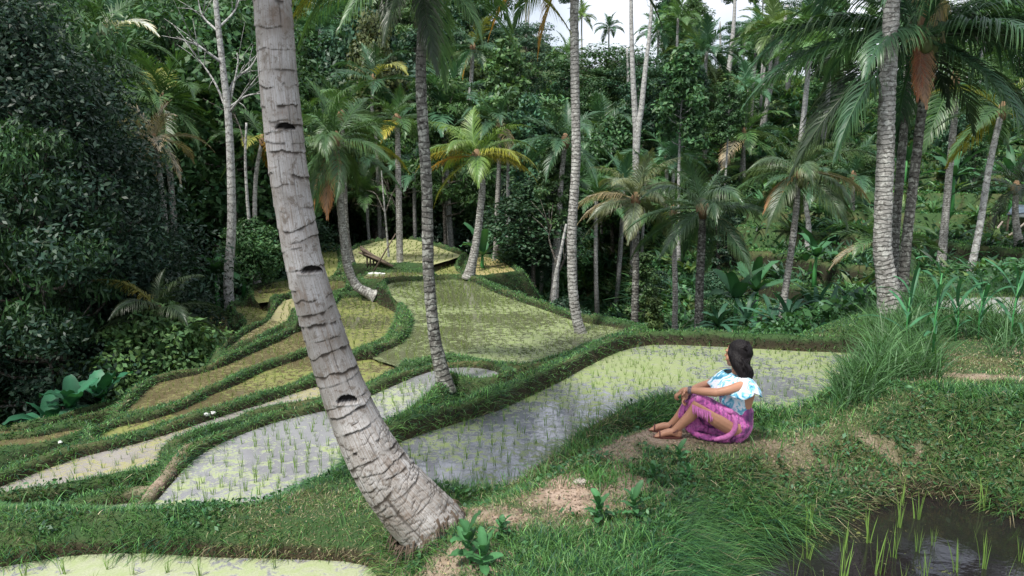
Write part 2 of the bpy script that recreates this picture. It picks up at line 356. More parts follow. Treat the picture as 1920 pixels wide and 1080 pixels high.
# ------------------------------------------------------------------ water of each paddy
def watermat(name, cover, weed, water, big=1., grad=0., y0=0.):
    m, t, b, o = mat_new(name); tcn = nd(t, 'ShaderNodeTexCoord'); oc = tcn.outputs['Object']
    a = noise(t, .55*big, 3, oc); bb = noise(t, 7.5*big, 6, oc, .8, .66); cc = noise(t, 60, 3, oc)
    v = mathn(t, 'ADD', mathn(t, 'MULTIPLY', a, .8), mathn(t, 'MULTIPLY', bb, 1.0))
    v = mathn(t, 'ADD', v, mathn(t, 'MULTIPLY', noise(t, 34, 4, oc, .5, .6), .55))
    if grad:
        sy = t.nodes.new('ShaderNodeSeparateXYZ'); t.links.new(oc, sy.inputs[0]); v = mathn(t, 'ADD', v, mathn(t, 'MULTIPLY', mathn(t, 'SUBTRACT', sy.outputs[1], y0), grad))
    th = 1.41-cover*.48
    k = mrange(t, v, th-.03, th+.10)
    wc = mixc(t, noise(t, 1.3, 4, oc), tuple(x*.65 for x in water), tuple(x*1.25 for x in water))
    al = mixc(t, cc, tuple(x*.6 for x in weed), tuple(min(1, x*1.25) for x in weed))
    al = mixc(t, mrange(t, bb, .35, .65), al, tuple(x*q for x, q in zip(weed, (.75, .85, .6))))
    t.links.new(mixc(t, k, wc, al), b.inputs['Base Color'])
    t.links.new(mrange(t, k, 0, 1, .06, .75), b.inputs['Roughness']); t.links.new(mrange(t, k, 0, 1, .75, .25), b.inputs['Specular IOR Level'])
    rip = noise(t, 9, 3, oc); nb = t.nodes.new('ShaderNodeBump'); nb.inputs['Strength'].default_value = .22; nb.inputs['Distance'].default_value = .02
    hh = mathn(t, 'ADD', mathn(t, 'MULTIPLY', rip, .5), mathn(t, 'MULTIPLY', mathn(t, 'MULTIPLY', k, cc), .8)); t.links.new(hh, nb.inputs['Height']); t.links.new(nb.outputs[0], b.inputs['Normal'])
    return m
for f in FIELDS:
    W = f[8]; x0, y0 = W[:, :2].min(0)-.3; x1, y1 = W[:, :2].max(0)+.3
    # a sheet slightly larger than the basin: its edge runs into the earth banks
    Pn = W[:, :2]; nx = np.roll(Pn, -1, 0)-np.roll(Pn, 1, 0); nx = np.stack([nx[:, 1], -nx[:, 0]], -1); nx /= np.linalg.norm(nx, axis=1)[:, None]+1e-9
    ar = np.sum(Pn[:, 0]*np.roll(Pn[:, 1], -1)-np.roll(Pn[:, 0], -1)*Pn[:, 1]); 
    off = min(.12, .08+.0*ar); Q = Pn+nx*off*(1 if ar > 0 else -1)
    bm = bmesh.new(); vs = [bm.verts.new((x, y, f[1])) for x, y in Q]; fc = bm.faces.new(vs); fc.normal_update()
    if fc.normal.z < 0: fc.normal_flip()
    bmesh.ops.triangulate(bm, faces=bm.faces[:])
    me = bpy.data.meshes.new('paddy_water'); bm.to_mesh(me); bm.free()
    o = link('paddy_water', me, watermat('water_'+f[0], f[4], f[5], f[6], grad=.045 if f[0] == 'pond' else 0., y0=8.2)); o['kind'] = 'structure'
# ------------------------------------------------------------------ plant makers
rnd = random.Random(11); rs = np.random.RandomState(11)
def hit(px, py, y0=2.5):
    d = ray(px, py); T = np.exp(np.linspace(math.log(y0), math.log(180), 1600)); P = np.array([0, 0, CAMZ])+d[None, :]*(T/d[1])[:, None]
    h, wd = lookup(P[:, 0], P[:, 1]); k = np.where(P[:, 2] < h)[0]
    return P[k[0]] if len(k) else P[-1]
def trunkmat(name, c1, c2, dark, ring=14., lich=.5, lc=(.55,.56,.52)):
    m, t, b, o = mat_new(name); u = nd(t, 'ShaderNodeUVMap'); tcn = nd(t, 'ShaderNodeTexCoord'); oc = tcn.outputs['Object']
    sp = t.nodes.new('ShaderNodeSeparateXYZ'); t.links.new(u.outputs[0], sp.inputs[0])
    n = noise(t, 7, 5, oc, .3); v = mathn(t, 'ADD', mathn(t, 'MULTIPLY', sp.outputs[1], ring), mathn(t, 'MULTIPLY', n, 1.6))
    fr = mathn(t, 'FRACT', v); k = mrange(t, fr, .0, .22, 1, 0); n2 = noise(t, 28, 6, oc, .5, .65); n3 = noise(t, 2.2, 4, oc)
    c = mixc(t, n2, c1, c2); c = mixc(t, mathn(t, 'MULTIPLY', mrange(t, noise(t, 11, 5, oc, 1.), .5, .6), lich), c, lc)
    c = mixc(t, mathn(t, 'MULTIPLY', mrange(t, noise(t, 16, 5, oc, .6), .52, .62), .75), c, dark)
    c = mixc(t, mathn(t, 'MULTIPLY', k, .7), c, dark); t.links.new(c, b.inputs['Base Color'])
    b.inputs['Roughness'].default_value = .85; b.inputs['Specular IOR Level'].default_value = .25
    bump(t, b, mathn(t, 'ADD', mathn(t, 'MULTIPLY', k, -1.), n2), .8, .015); return m
M['trunk'] = trunkmat('palm_bark_grey', (.155,.148,.135), (.33,.32,.305), (.07,.064,.055))
M['trunk_dark'] = trunkmat('palm_bark_dark', (.05,.045,.04), (.17,.165,.15), (.02,.018,.015), 12, .6, (.36,.37,.33))
M['trunk_pale'] = trunkmat('smooth_pale_bark', (.22,.22,.22), (.38,.38,.37), (.12,.11,.10), 4, .5)
M['wood'] = trunkmat('branch_bark', (.06,.05,.04), (.14,.12,.10), (.03,.025,.02), 5, .3)
M['fibre'] = simple('palm_fibre', (.16,.10,.055), .9, .5, 30)
M['nut'] = simple('coconut_skin', (.10,.12,.04), .5, .4, 8)
def frond_mesh(name, e0, droop, nl, seg, seed, fold=20, wid=.013, leaf=.30, hang=.55, ragged=.0):
    r = np.random.RandomState(seed); K = 24; t = np.linspace(0, 1, K); e = R(e0)-R(droop)*t**1.35
    dx = np.cos(e); dz = np.sin(e); P = np.zeros((K, 3)); P[1:, 0] = np.cumsum(dx[:-1])/(K-1); P[1:, 2] = np.cumsum(dz[:-1])/(K-1)
    P[:, 1] = .03*np.sin(t*3+seed)*t
    mb = MB(); v, f, uv = tube(P, .009*(1-t)**.8+.0015, 4); mb.add(v, f, (1.3, 1.25, .9), uv)
    tt = np.linspace(.13, .995, nl)+r.uniform(-.002, .002, nl)
    for side in (-1, 1):
        keep = r.rand(nl) > ragged; q = tt[keep]; n = len(q)
        C = np.stack([np.interp(q, t, P[:, k]) for k in range(3)], -1); ee = np.interp(q, t, e)
        T = np.stack([np.cos(ee), 0*ee, np.sin(ee)], -1); U = np.stack([-np.sin(ee), 0*ee, np.cos(ee)], -1)
        fw = R(30)+R(38)*q+r.uniform(-.10, .10, n); upa = R(fold)+r.uniform(-.22, .22, n)
        Sd = np.array([0, side, 0.])
        D = (np.cos(fw)*np.cos(upa))[:, None]*Sd+(np.cos(fw)*np.sin(upa))[:, None]*U+np.sin(fw)[:, None]*T
        L = leaf*(.45+.75*np.sin(np.clip(q*1.05+.08, 0, 1)*PI)**.7*.9)*(1-.55*q**4)*r.uniform(.85, 1.1, n)
        hg = hang*r.uniform(.7, 1.35, n)
        pts = [C]; cur = C.copy(); d = D.copy()
        for s in range(seg):
            cur = cur+d*(L/seg)[:, None]; pts.append(cur.copy()); d = d+np.array([0, 0, -1.])*(hg*1.6/seg)[:, None]; d /= np.linalg.norm(d, axis=1)[:, None]
        W = np.cross(D, np.cross(T, D)); W /= np.linalg.norm(W, axis=1)[:, None]+1e-9
        ws = [.55, 1., .8, .5, .1] if seg == 4 else ([.6, 1., .7, .08] if seg == 3 else [.7, 1., .08])
        vv = np.stack([np.stack([p-W*wid*ws[i], p+W*wid*ws[i]], 1) for i, p in enumerate(pts)], 1)   # n, seg+1, 2, 3
        vv = vv.reshape(-1, 3); k = 2*(seg+1); base = np.arange(n)[:, None]*k
        F = np.concatenate([base+np.array([2*s, 2*s+1, 2*s+3, 2*s+2])[None] for s in range(seg)], 0)
        tn = r.uniform(.7, 1.25, n)[:, None, None]*np.ones((1, k, 3)); tip = np.repeat(np.linspace(0, 1, seg+1), 2)[None, :, None]**2
        tn = tn*(1+tip*np.array([.9, .5, -.1])[None, None]); mb.add(vv, F, tn.reshape(-1, 3))
    return mb.mesh(name)
CLS = {'A': (82, 40), 'B': (62, 75), 'C': (42, 90), 'D': (22, 85), 'E': (4, 62), 'F': (-28, 45), 'G': (-62, 22), 'S': (14, 40)}
FR = {}
for ci, (k, (e0, dr)) in enumerate(CLS.items()):
    for v in range(2):
        FR['hi', k, v] = frond_mesh('frond_fine', e0+4*v, dr-6*v, 92, 4, 10*ci+v, leaf=.25, wid=.0044, hang=1.15 if k != 'A' else .3, ragged=.06)
        FR['lo', k, v] = frond_mesh('frond_mid', e0+4*v, dr-6*v, 52, 3, 10*ci+v+5, leaf=.24, wid=.0062, hang=.6 if k != 'A' else .3, ragged=.08)
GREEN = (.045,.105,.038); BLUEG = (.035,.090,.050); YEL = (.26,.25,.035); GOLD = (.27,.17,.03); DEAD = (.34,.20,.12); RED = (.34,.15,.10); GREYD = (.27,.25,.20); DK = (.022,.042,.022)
for m_ in list(FR.values()): m_.materials.append(M['frond'])
def crown_fronds(root, L, n, col, det, seed, lo=-40, extra=(), yel=.0, az0=0, hi=82, top=(0,0,0)):
    r = random.Random(seed); order = 'ABCDEFG'
    for k in range(n):
        u = (k+.5)/n; el = hi-(hi-lo)*u**.9; cls = min(order, key=lambda c: abs(CLS[c][0]-el))
        az = az0+k*2.39996+r.uniform(-.2, .2); c = col
        if u > .8 and r.random() < yel: c = r.choice([YEL, GOLD]) if yel > .2 else GREYD
        elif r.random() < yel*.6: c = tuple(a*.5+b*.5 for a, b in zip(col, YEL))
        g = r.uniform(.8, 1.25)
        link('frond', FR[det, cls, k % 2], None, root, top, (R(r.uniform(-18, 18)), R(r.uniform(-6, 6)), az), L*r.uniform(.85, 1.08)*(.8 if cls == 'A' else 1), tuple(x*g for x in c))
    for az, cls, sc, c in extra:
        link('frond', FR[det, cls, 0], None, root, top, (R(r.uniform(-8, 8)), 0, R(az)), L*sc, c)
def palm(label, trunk_px, Y, rad, L, det='lo', n=18, col=GREEN, mat='trunk', extra=(), yel=.04, lo=-40, base=None, group='coconut palms growing around the terraces', nuts=0, seed=0, crown=True, hi=82, fibre=True, kind='coconut_palm', cat='palm tree'):
    """trunk_px: picture points from crown down; Y distance, or found where the last one meets the ground"""
    if Y is None:
        g = hit(*trunk_px[-1]); Y = g[1]
    P = [vp(px, py, Y) for px, py in trunk_px]
    b = P[-1].copy(); z = gz(b[0], b[1])
    if b[2] > z+.3: b2 = b.copy(); b2[0] += (P[-1][0]-P[-2][0])*.3*min(1, (b[2]-z)/3); b2[2] = gz(b2[0], b2[1])-.15; P.append(b2)
    else: P[-1][2] = z-.12
    root = empty(kind, P[-1], 0, label, cat, group); o = P[-1]
    Q = catmull([p-o for p in P[::-1]], 14); s = np.linspace(0, 1, len(Q)); H = np.linalg.norm(np.diff(Q, axis=0), axis=1).sum()
    n2 = int(max(40, H/.05)); Q = np.stack([np.interp(np.linspace(0, 1, n2), s, Q[:, k]) for k in range(3)], -1); s = np.linspace(0, 1, n2)
    d = s*H; rr_ = rad*(1-.28*s)*(1+.75*np.exp(-d/(.22+rad*1.2)))
    th = np.linspace(0, 2*PI, 13)[:-1]; rg = (d*9) % 1
    dr = rad*(.07*(rg[:, None]**2)+.10*(rs.rand(n2, 12)-.5))
    v, f, uv = tube(Q, rr_, 12, dr=dr); mb = MB(); mb.add(v, f, (1, 1, 1), uv); mb.build('trunk', M[mat], root, True)
    if crown:
        top = Q[-1]
        crown_fronds(root, L, n, col, det, seed, lo, extra, yel, rnd.uniform(0, 6), hi, tuple(top-np.array([0, 0, .02*L])))
        if fibre:
            fb = MB(); v, f, uv = tube([top+np.array([0, 0, -.14*L]), top+np.array([0, 0, -.08*L]), top, top+np.array([0, 0, .10*L])], [rad*.75, rad*1.25, rad*1.5, rad*.5], 8)
            fb.add(v, f, (1, 1, 1), uv); fb.build('fibre_sheath', M['fibre'], root, True)
        for q in range(nuts):
            a = q*2.4; bm = bmesh.new(); bmesh.ops.create_icosphere(bm, subdivisions=2, radius=.1)
            for vv in bm.verts: vv.co.z *= 1.25
            me = bpy.data.meshes.new('coconut'); bm.to_mesh(me); bm.free()
            for p in me.polygons: p.use_smooth = True
            link('coconut', me, M['nut'], root, top+np.array([.17*math.cos(a), .17*math.sin(a), -.14-.05*(q % 3)]))
    return root
# ------------------------------------------------------------------ broadleaf crowns
def leaves(C, size, r, up=.5, asp=.5, tint=None, out=None):
    n = len(C); nrm = r.normal(size=(n, 3)); nrm /= np.linalg.norm(nrm, axis=1)[:, None]
    nrm = nrm+np.array([0, 0, up])
    if out is not None: nrm += out*.8
    nrm /= np.linalg.norm(nrm, axis=1)[:, None]
    a = np.cross(nrm, r.normal(size=(n, 3))); a /= np.linalg.norm(a, axis=1)[:, None]; b = np.cross(nrm, a)
    s = size*r.uniform(.6, 1.3, n)[:, None]; V = np.stack([C-a*s, C-b*s*asp+nrm*s*.12, C+a*s, C+b*s*asp+nrm*s*.12], 1).reshape(-1, 3)
    F = np.arange(n*4).reshape(-1, 4); tn = (r.uniform(.6, 1.45, n)[:, None]*np.array([1, 1, 1])+r.normal(size=(n, 1))*np.array([.12, .04, -.05])) if tint is None else tint
    return V, F, np.repeat(np.clip(tn, .05, 3), 4, 0)
def tree_meshes(name, H, crown_r, crown_z, k, nleaf, size, style, seed, trunk_r=.14, flat=1., asp=.5, forks=True):
    """returns (trunk mesh, crown mesh); crown in clumps hung on real limbs"""
    r = np.random.RandomState(seed); mt = MB(); mc = MB()
    bend = r.uniform(-.4, .4, 2); zz = np.linspace(0, 1, 9)
    TP = np.stack([bend[0]*np.sin(zz*2.5), bend[1]*np.sin(zz*2.1), zz*H*.94], -1)
    v, f, uv = tube(TP, trunk_r*(1-.8*zz)*(1+.8*np.exp(-zz*H/.4)), 8); mt.add(v, f, (1, 1, 1), uv)
    for c in range(k):
        u = (c+.5)/k; z = crown_z[0]+(crown_z[1]-crown_z[0])*u; 
        prof = math.sin(min(1, .18+u*.9)*PI)**.6 if style != 'layer' else (.55+.45*math.sin(u*PI*.9+.3))
        az = c*2.4+r.uniform(-.4, .4); rad = crown_r*prof*r.uniform(.35, .95)
        cc = np.array([rad*math.cos(az), rad*math.sin(az), z+r.uniform(-.2, .2)])
        tz = min(.93, max(.2, (z-.25*rad-.3)/H/.94)); b0 = np.array([np.interp(tz, zz, TP[:, q]) for q in range(3)])
        if forks or c % 2:
            mid = (b0+cc)/2+np.array([0, 0, -.12*rad]); v, f, uv = tube([b0, mid, cc], [trunk_r*.32, trunk_r*.2, trunk_r*.06], 5); mt.add(v, f, (1, 1, 1), uv)
        n = int(nleaf/k*r.uniform(.6, 1.4)); cr = crown_r*r.uniform(.28, .46)
        d = r.normal(size=(n, 3)); d /= np.linalg.norm(d, axis=1)[:, None]; q = r.rand(n)**(.45)
        fl = .30*flat if style == 'layer' else .68*flat
        P = cc+d*(cr*q)[:, None]*np.array([1.15, 1.15, fl]); P += (r.rand(n, 3)-.5)*size
        V, F, T = leaves(P, size, r, .9 if style == 'layer' else .5, asp, out=d); T = T*r.uniform(.75, 1.25); mc.add(V, F, T)
    return mt.mesh(name+'_trunk', True), mc.mesh(name+'_crown')
TREES = {}
def proto(key, *a, **k):
    t, c = tree_meshes(key, *a, **k); t.materials.append(M['wood']); c.materials.append(M['leaf']); TREES[key] = (t, c)
proto('round_a', 8, 2.9, (2.6, 8.2), 38, 13000, .15, 'round', 1)
proto('round_b', 9, 2.5, (3.2, 9.4), 40, 13000, .13, 'round', 2)
proto('round_c', 6.5, 3.2, (1.6, 6.6), 36, 13000, .16, 'round', 3)
proto('layer_a', 9, 3.3, (4.6, 9.2), 30, 9500, .13, 'layer', 4, asp=.35)
proto('layer_b', 8, 2.8, (3.6, 8.3), 26, 9000, .15, 'layer', 5, asp=.3)
proto('column', 9, 1.4, (1.2, 9), 30, 7500, .15, 'round', 6)
proto('fine_a', 9, 2.6, (1.0, 9.2), 70, 48000, .062, 'round', 7, asp=.42)
proto('fine_b', 8.5, 2.3, (.8, 8.8), 64, 44000, .058, 'round', 8, asp=.42)
proto('bush', 2.2, 1.5, (.3, 2.1), 26, 11000, .075, 'round', 9, trunk_r=.05)
proto('tall', 14, 1.9, (8.5, 14.2), 26, 5200, .17, 'round', 12, trunk_r=.16)
M['bark_pale'] = M['trunk_pale']
def tree(key, x, y, s, col, label, cat='tree', group=None, kind='broadleaf_tree', z=None, rz=None, sz=None, pale=False):
    z = gz(x, y)-.1 if z is None else z
    root = empty(kind, (x, y, z), rnd.uniform(0, 6.28) if rz is None else rz, label, cat, group)
    sc = (s, s, s*(sz or 1)); t, c = TREES[key]
    o = link('trunk', t, None, root, scale=sc)
    if pale:
        if len(o.material_slots): o.material_slots[0].link = 'OBJECT'; o.material_slots[0].material = M['trunk_pale']
    link('crown', c, None, root, scale=sc, color=col); return root
# ------------------------------------------------------------------ the leaning palm in front
def leaning_palm():
    px = [(470,-520),(476,-330),(487,-160),(510,0),(522,150),(538,300),(553,400),(572,500),(600,600),(632,700),(672,800),(716,880),(768,945),(818,1000),(842,1060),(846,1130)]
    wd = [50,54,60,67,69,70,71,72,77,84,97,114,130,136,120,110]
    Y0 = 4.75; P = [vp(a, b, Y0+.02*k*(k < 3)) for k, (a, b) in enumerate(px)]
    rad = np.array([w_/2*Y0/FPX/1.0*.98 for w_ in wd]); n0 = 60
    Pc = catmull(P[::-1], n0); rc = np.interp(np.linspace(0, len(px)-1, len(Pc)), np.arange(len(px)), rad[::-1])
    L = np.concatenate([[0], np.cumsum(np.linalg.norm(np.diff(Pc, axis=0), axis=1))]); H = L[-1]; n = int(H/.0068); ns = 120
    s = np.linspace(0, H, n); Q = np.stack([np.interp(s, L, Pc[:, k]) for k in range(3)], -1); rr_ = np.interp(s, L, rc)
    th = np.linspace(0, 2*PI, ns+1)[:-1]; r = np.random.RandomState(5)
    Sg, Tg = np.meshgrid(s, th, indexing='ij'); dr = np.zeros_like(Sg); crack = np.zeros_like(Sg); stain = np.zeros_like(Sg)
    pos = .12; k = 0
    while pos < H-.05:
        low = pos < 1.15
        tilt = r.uniform(-.03, .03)+(.03 if low else 0); ph = r.uniform(0, 6.28); wv = .012*(fbm(np.cos(Tg)*1.3+k*3.1, np.sin(Tg)*1.3+k*1.7, 2)-.5)*4+.0014*(fbm(np.cos(Tg)*9+k, np.sin(Tg)*9, 2)-.5)*4
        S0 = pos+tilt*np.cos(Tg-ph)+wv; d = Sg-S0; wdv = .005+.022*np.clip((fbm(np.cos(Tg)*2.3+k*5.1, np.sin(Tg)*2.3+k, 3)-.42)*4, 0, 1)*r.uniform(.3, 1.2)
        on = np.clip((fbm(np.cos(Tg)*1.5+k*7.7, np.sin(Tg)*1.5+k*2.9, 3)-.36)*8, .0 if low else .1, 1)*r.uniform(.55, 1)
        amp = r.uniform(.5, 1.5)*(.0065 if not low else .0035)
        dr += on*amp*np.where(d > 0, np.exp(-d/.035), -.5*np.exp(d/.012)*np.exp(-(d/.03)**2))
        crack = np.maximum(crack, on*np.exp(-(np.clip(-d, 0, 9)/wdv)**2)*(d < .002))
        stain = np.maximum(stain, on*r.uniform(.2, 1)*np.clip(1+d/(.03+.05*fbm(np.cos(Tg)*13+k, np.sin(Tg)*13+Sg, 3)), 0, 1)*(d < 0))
        pos += r.uniform(.06, .15) if not low else r.uniform(.05, .10); k += 1
    # criss-cross cracks low on the stem
    for q in range(620):
        s0 = r.uniform(.1, 1.6)*r.uniform(.75, 1); t0 = r.uniform(0, 2*PI); sl = r.uniform(-.22, .14); ln = r.uniform(.10, .45)
        dt = (Tg-t0+PI) % (2*PI)-PI; d = Sg-s0-sl*dt-.008*np.sin(dt*11+q); m_ = np.exp(-(dt/ln)**4)*np.exp(-(d/r.uniform(.0025, .0055))**2)
        dr -= .004*m_; crack = np.maximum(crack, m_*r.uniform(.45, .95))
    # small random pits and long vertical fissures
    fis = fbm(np.cos(Tg)*14+3, np.sin(Tg)*14+Sg*1.6, 4); crack = np.maximum(crack, np.clip((fis-.66)*7, 0, .6)); dr -= .002*np.clip((fis-.6)*6, 0, 1)
    dr += .006*(fbm(np.cos(Tg)*1.6+9, np.sin(Tg)*1.6+Sg*1.2, 3)-.5)+.0035*(fbm(np.cos(Tg)*9, np.sin(Tg)*9+Sg*14, 3)-.5)
    V, F, uv = tube(Q, rr_, ns, dr=dr)
    Vc = V[:n*ns].reshape(n, ns, 3)
    # three foothold notches, found where they face the viewer
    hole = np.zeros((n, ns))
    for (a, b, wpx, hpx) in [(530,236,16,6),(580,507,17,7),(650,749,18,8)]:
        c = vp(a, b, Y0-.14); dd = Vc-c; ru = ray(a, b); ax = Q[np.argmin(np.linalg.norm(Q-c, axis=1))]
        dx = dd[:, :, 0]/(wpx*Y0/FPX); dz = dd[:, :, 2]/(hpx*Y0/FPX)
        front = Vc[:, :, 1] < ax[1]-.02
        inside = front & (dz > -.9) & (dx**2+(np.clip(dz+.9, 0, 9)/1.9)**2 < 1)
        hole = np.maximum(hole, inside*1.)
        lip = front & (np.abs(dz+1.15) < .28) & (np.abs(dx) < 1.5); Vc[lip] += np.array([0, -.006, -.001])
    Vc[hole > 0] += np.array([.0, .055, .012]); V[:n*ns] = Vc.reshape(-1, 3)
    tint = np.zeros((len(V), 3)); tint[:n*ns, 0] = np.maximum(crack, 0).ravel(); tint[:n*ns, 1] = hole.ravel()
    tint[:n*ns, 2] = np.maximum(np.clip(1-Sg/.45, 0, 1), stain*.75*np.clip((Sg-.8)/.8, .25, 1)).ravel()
    m, t, b, o = mat_new('leaning_palm_bark'); at = nd(t, 'ShaderNodeAttribute', _attribute_name='tint'); sp = t.nodes.new('ShaderNodeSeparateColor'); t.links.new(at.outputs['Color'], sp.inputs[0])
    u = nd(t, 'ShaderNodeUVMap'); tcn = nd(t, 'ShaderNodeTexCoord'); oc = tcn.outputs['Object']
    mp = nd(t, 'ShaderNodeMapping'); mp.inputs['Scale'].default_value = (60, 2.5, 1); t.links.new(u.outputs[0], mp.inputs[0]); fibre = noise(t, 1.6, 5, mp.outputs[0], .3, .6)
    a1 = noise(t, 3.5, 6, oc, .4, .6); a2 = noise(t, 22, 6, oc, .6, .7); a3 = noise(t, 90, 4, oc)
    c = mixc(t, mrange(t, a1, .3, .7), (.17,.158,.145), (.45,.44,.44)); c = mixc(t, mrange(t, fibre, .44, .66, 0, .85), c, (.17,.13,.10))
    c = mixc(t, mathn(t, 'MULTIPLY', mrange(t, a2, .53, .62), .7), c, (.11,.085,.065)); c = mixc(t, mathn(t, 'MULTIPLY', mrange(t, noise(t, 6, 5, oc, .5), .62, .7), .5), c, (.15,.11,.085))
    c = mixc(t, mathn(t, 'MULTIPLY', mrange(t, a3, .6, .68), .5), c, (.10,.085,.07))
    c = mixc(t, mathn(t, 'MULTIPLY', sp.outputs[2], .55), c, (.12,.08,.05)); c = mixc(t, mrange(t, sp.outputs[0], .15, .75, 0, .93), c, (.028,.02,.015)); c = mixc(t, sp.outputs[1], c, (.008,.006,.005))  # notch insides coloured near black: the shade of a deep hole, painted in
    t.links.new(c, b.inputs['Base Color']); b.inputs['Roughness'].default_value = .82; b.inputs['Specular IOR Level'].default_value = .3
    bump(t, b, mathn(t, 'ADD', mathn(t, 'ADD', a2, fibre), mathn(t, 'MULTIPLY', a3, .4)), .55, .008)
    base = Q[0].copy(); base[2] = gz(base[0], base[1])
    root = empty('coconut_palm', base, 0, 'large pale leaning palm trunk in front, ringed bark with three dark footholds', 'palm tree', 'coconut palms growing around the terraces')
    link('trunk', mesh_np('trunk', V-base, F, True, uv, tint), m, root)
    # root fibres round the foot
    mb = MB()
    for q in range(260):
        j_ = r.randint(ns); col_ = V[:n*ns].reshape(n, ns, 3)[:, j_]; hz = lookup(col_[::6, 0], col_[::6, 1])[0]; k_ = np.where(col_[::6, 2] > hz+r.uniform(-.01, .10))[0][0]*6; p0 = col_[k_]-base; o_ = col_[k_]-Q[k_]; o_[2] = 0; o_ /= np.linalg.norm(o_)+1e-6; p1 = p0+o_*r.uniform(.01, .07)+np.array([r.normal()*.03, r.normal()*.03, -r.uniform(.10, .24)])
        v, f, uv2 = tube([p0, (p0+p1)/2+np.array([0, 0, .03]), p1], [.006, .005, .002], 4); mb.add(v, f, (1, 1, 1), uv2)
    mb.build('root', simple('root_fibre', (.075,.055,.04), .95, .4, 20), root)
    crown_fronds(root, 2.6, 16, GREEN, 'hi', 77, -20, top=tuple(Q[-1]-base))
leaning_palm()
# ------------------------------------------------------------------ the other palms
TR = lambda *p: list(p)
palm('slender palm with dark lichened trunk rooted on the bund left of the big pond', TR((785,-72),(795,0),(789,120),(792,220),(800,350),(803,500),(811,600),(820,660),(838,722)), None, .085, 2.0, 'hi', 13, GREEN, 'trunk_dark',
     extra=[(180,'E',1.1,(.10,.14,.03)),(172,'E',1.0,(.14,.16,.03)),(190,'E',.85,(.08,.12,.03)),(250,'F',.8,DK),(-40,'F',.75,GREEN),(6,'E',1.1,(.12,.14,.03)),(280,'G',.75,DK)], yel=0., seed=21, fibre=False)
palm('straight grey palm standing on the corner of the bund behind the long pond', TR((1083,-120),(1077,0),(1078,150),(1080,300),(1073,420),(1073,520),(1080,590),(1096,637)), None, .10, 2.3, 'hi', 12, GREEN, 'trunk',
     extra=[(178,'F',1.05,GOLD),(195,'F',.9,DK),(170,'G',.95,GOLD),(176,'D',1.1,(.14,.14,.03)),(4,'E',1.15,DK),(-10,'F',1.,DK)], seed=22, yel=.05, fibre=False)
palm('thickest grey palm on the right, trunk flaring into the tall grass', TR((1678,-170),(1672,0),(1666,120),(1662,220),(1660,300),(1656,400),(1655,470),(1662,520),(1678,562)), 11.6, .145, 2.3, 'hi', 12, BLUEG, 'trunk', extra=[(188,'S',1.,GREEN)], seed=23, fibre=False)
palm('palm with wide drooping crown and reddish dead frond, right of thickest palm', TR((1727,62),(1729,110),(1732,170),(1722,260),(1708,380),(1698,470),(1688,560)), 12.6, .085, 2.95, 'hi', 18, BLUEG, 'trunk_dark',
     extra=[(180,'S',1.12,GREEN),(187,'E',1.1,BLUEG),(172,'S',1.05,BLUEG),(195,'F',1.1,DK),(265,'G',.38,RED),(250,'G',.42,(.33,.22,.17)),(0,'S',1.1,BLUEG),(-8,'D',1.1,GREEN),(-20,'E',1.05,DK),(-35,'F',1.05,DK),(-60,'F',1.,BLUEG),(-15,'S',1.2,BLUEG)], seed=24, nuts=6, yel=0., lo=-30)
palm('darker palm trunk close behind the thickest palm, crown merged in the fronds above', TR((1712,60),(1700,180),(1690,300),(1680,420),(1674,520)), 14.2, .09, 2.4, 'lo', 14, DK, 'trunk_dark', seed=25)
palm('thin palm leaning left at the far right, foot on a stepped terrace', TR((1880,205),(1866,260),(1852,330),(1838,420),(1826,480),(1816,520)), None, .10, 2.2, 'lo', 16, GREEN, 'trunk_pale', seed=26, yel=.3)
palm('young palm with yellow green fronds on the small far field', TR((893,292),(904,340),(901,390),(895,440),(888,480),(878,517)), None, .12, 1.95, 'hi', 15, (.085,.16,.04), 'trunk', extra=[(0,'E',1.,YEL),(180,'D',1.,YEL),(190,'E',.9,GOLD),(-15,'D',1.05,(.16,.19,.04)),(270,'E',.7,GREEN)], yel=.35, seed=27, lo=-20)
palm('palm whose trunk bends like a hook on the bank between the fields', TR((628,262),(634,330),(640,400),(645,450),(652,500),(668,535),(690,549),(705,552)), None, .13, 2.35, 'hi', 20, GREEN, 'trunk', seed=28, lo=-60, extra=[(270,'G',.9,DEAD),(200,'G',.8,DEAD)], yel=.12)
palm('second grey trunk just right of the hooked palm', TR((640,215),(645,300),(648,400),(652,450),(660,492)), None, .10, 2.2, 'lo', 10, GREEN, 'trunk_dark', seed=281)
palm('palm with a pinkish bud cone left of the dark slender trunk', TR((744,222),(746,280),(748,380),(750,470)), 27, .12, 1.8, 'lo', 16, GREEN, 'trunk', seed=29, yel=.3)
palm('tall thin palm behind the yellow green palm', TR((937,228),(936,300),(932,400),(930,487)), None, .11, 2.1, 'lo', 18, BLUEG, 'trunk', seed=30, nuts=4)
palm('palm with low spreading crown left of the straight grey palm', TR((1060,262),(1052,340),(1047,430),(1042,540)), 27, .12, 2.3, 'lo', 17, BLUEG, 'trunk', seed=31, lo=-50)
palm('small palm high on the slope with a dead frond on its left', TR((887,88),(884,140),(880,190),(876,222)), 48, .15, 2.8, 'lo', 16, BLUEG, 'trunk_pale', extra=[(200,'G',.8,GOLD)], seed=32)
palm('palm with upright silvery fronds right of the straight grey palm', TR((1192,372),(1193,440),(1192,510),(1190,590)), 19.5, .10, 1.75, 'hi', 16, (.09,.12,.075), 'trunk_dark', seed=33, lo=-30, extra=[(180,'D',1.1,GREYD),(190,'E',1.,GREYD)])
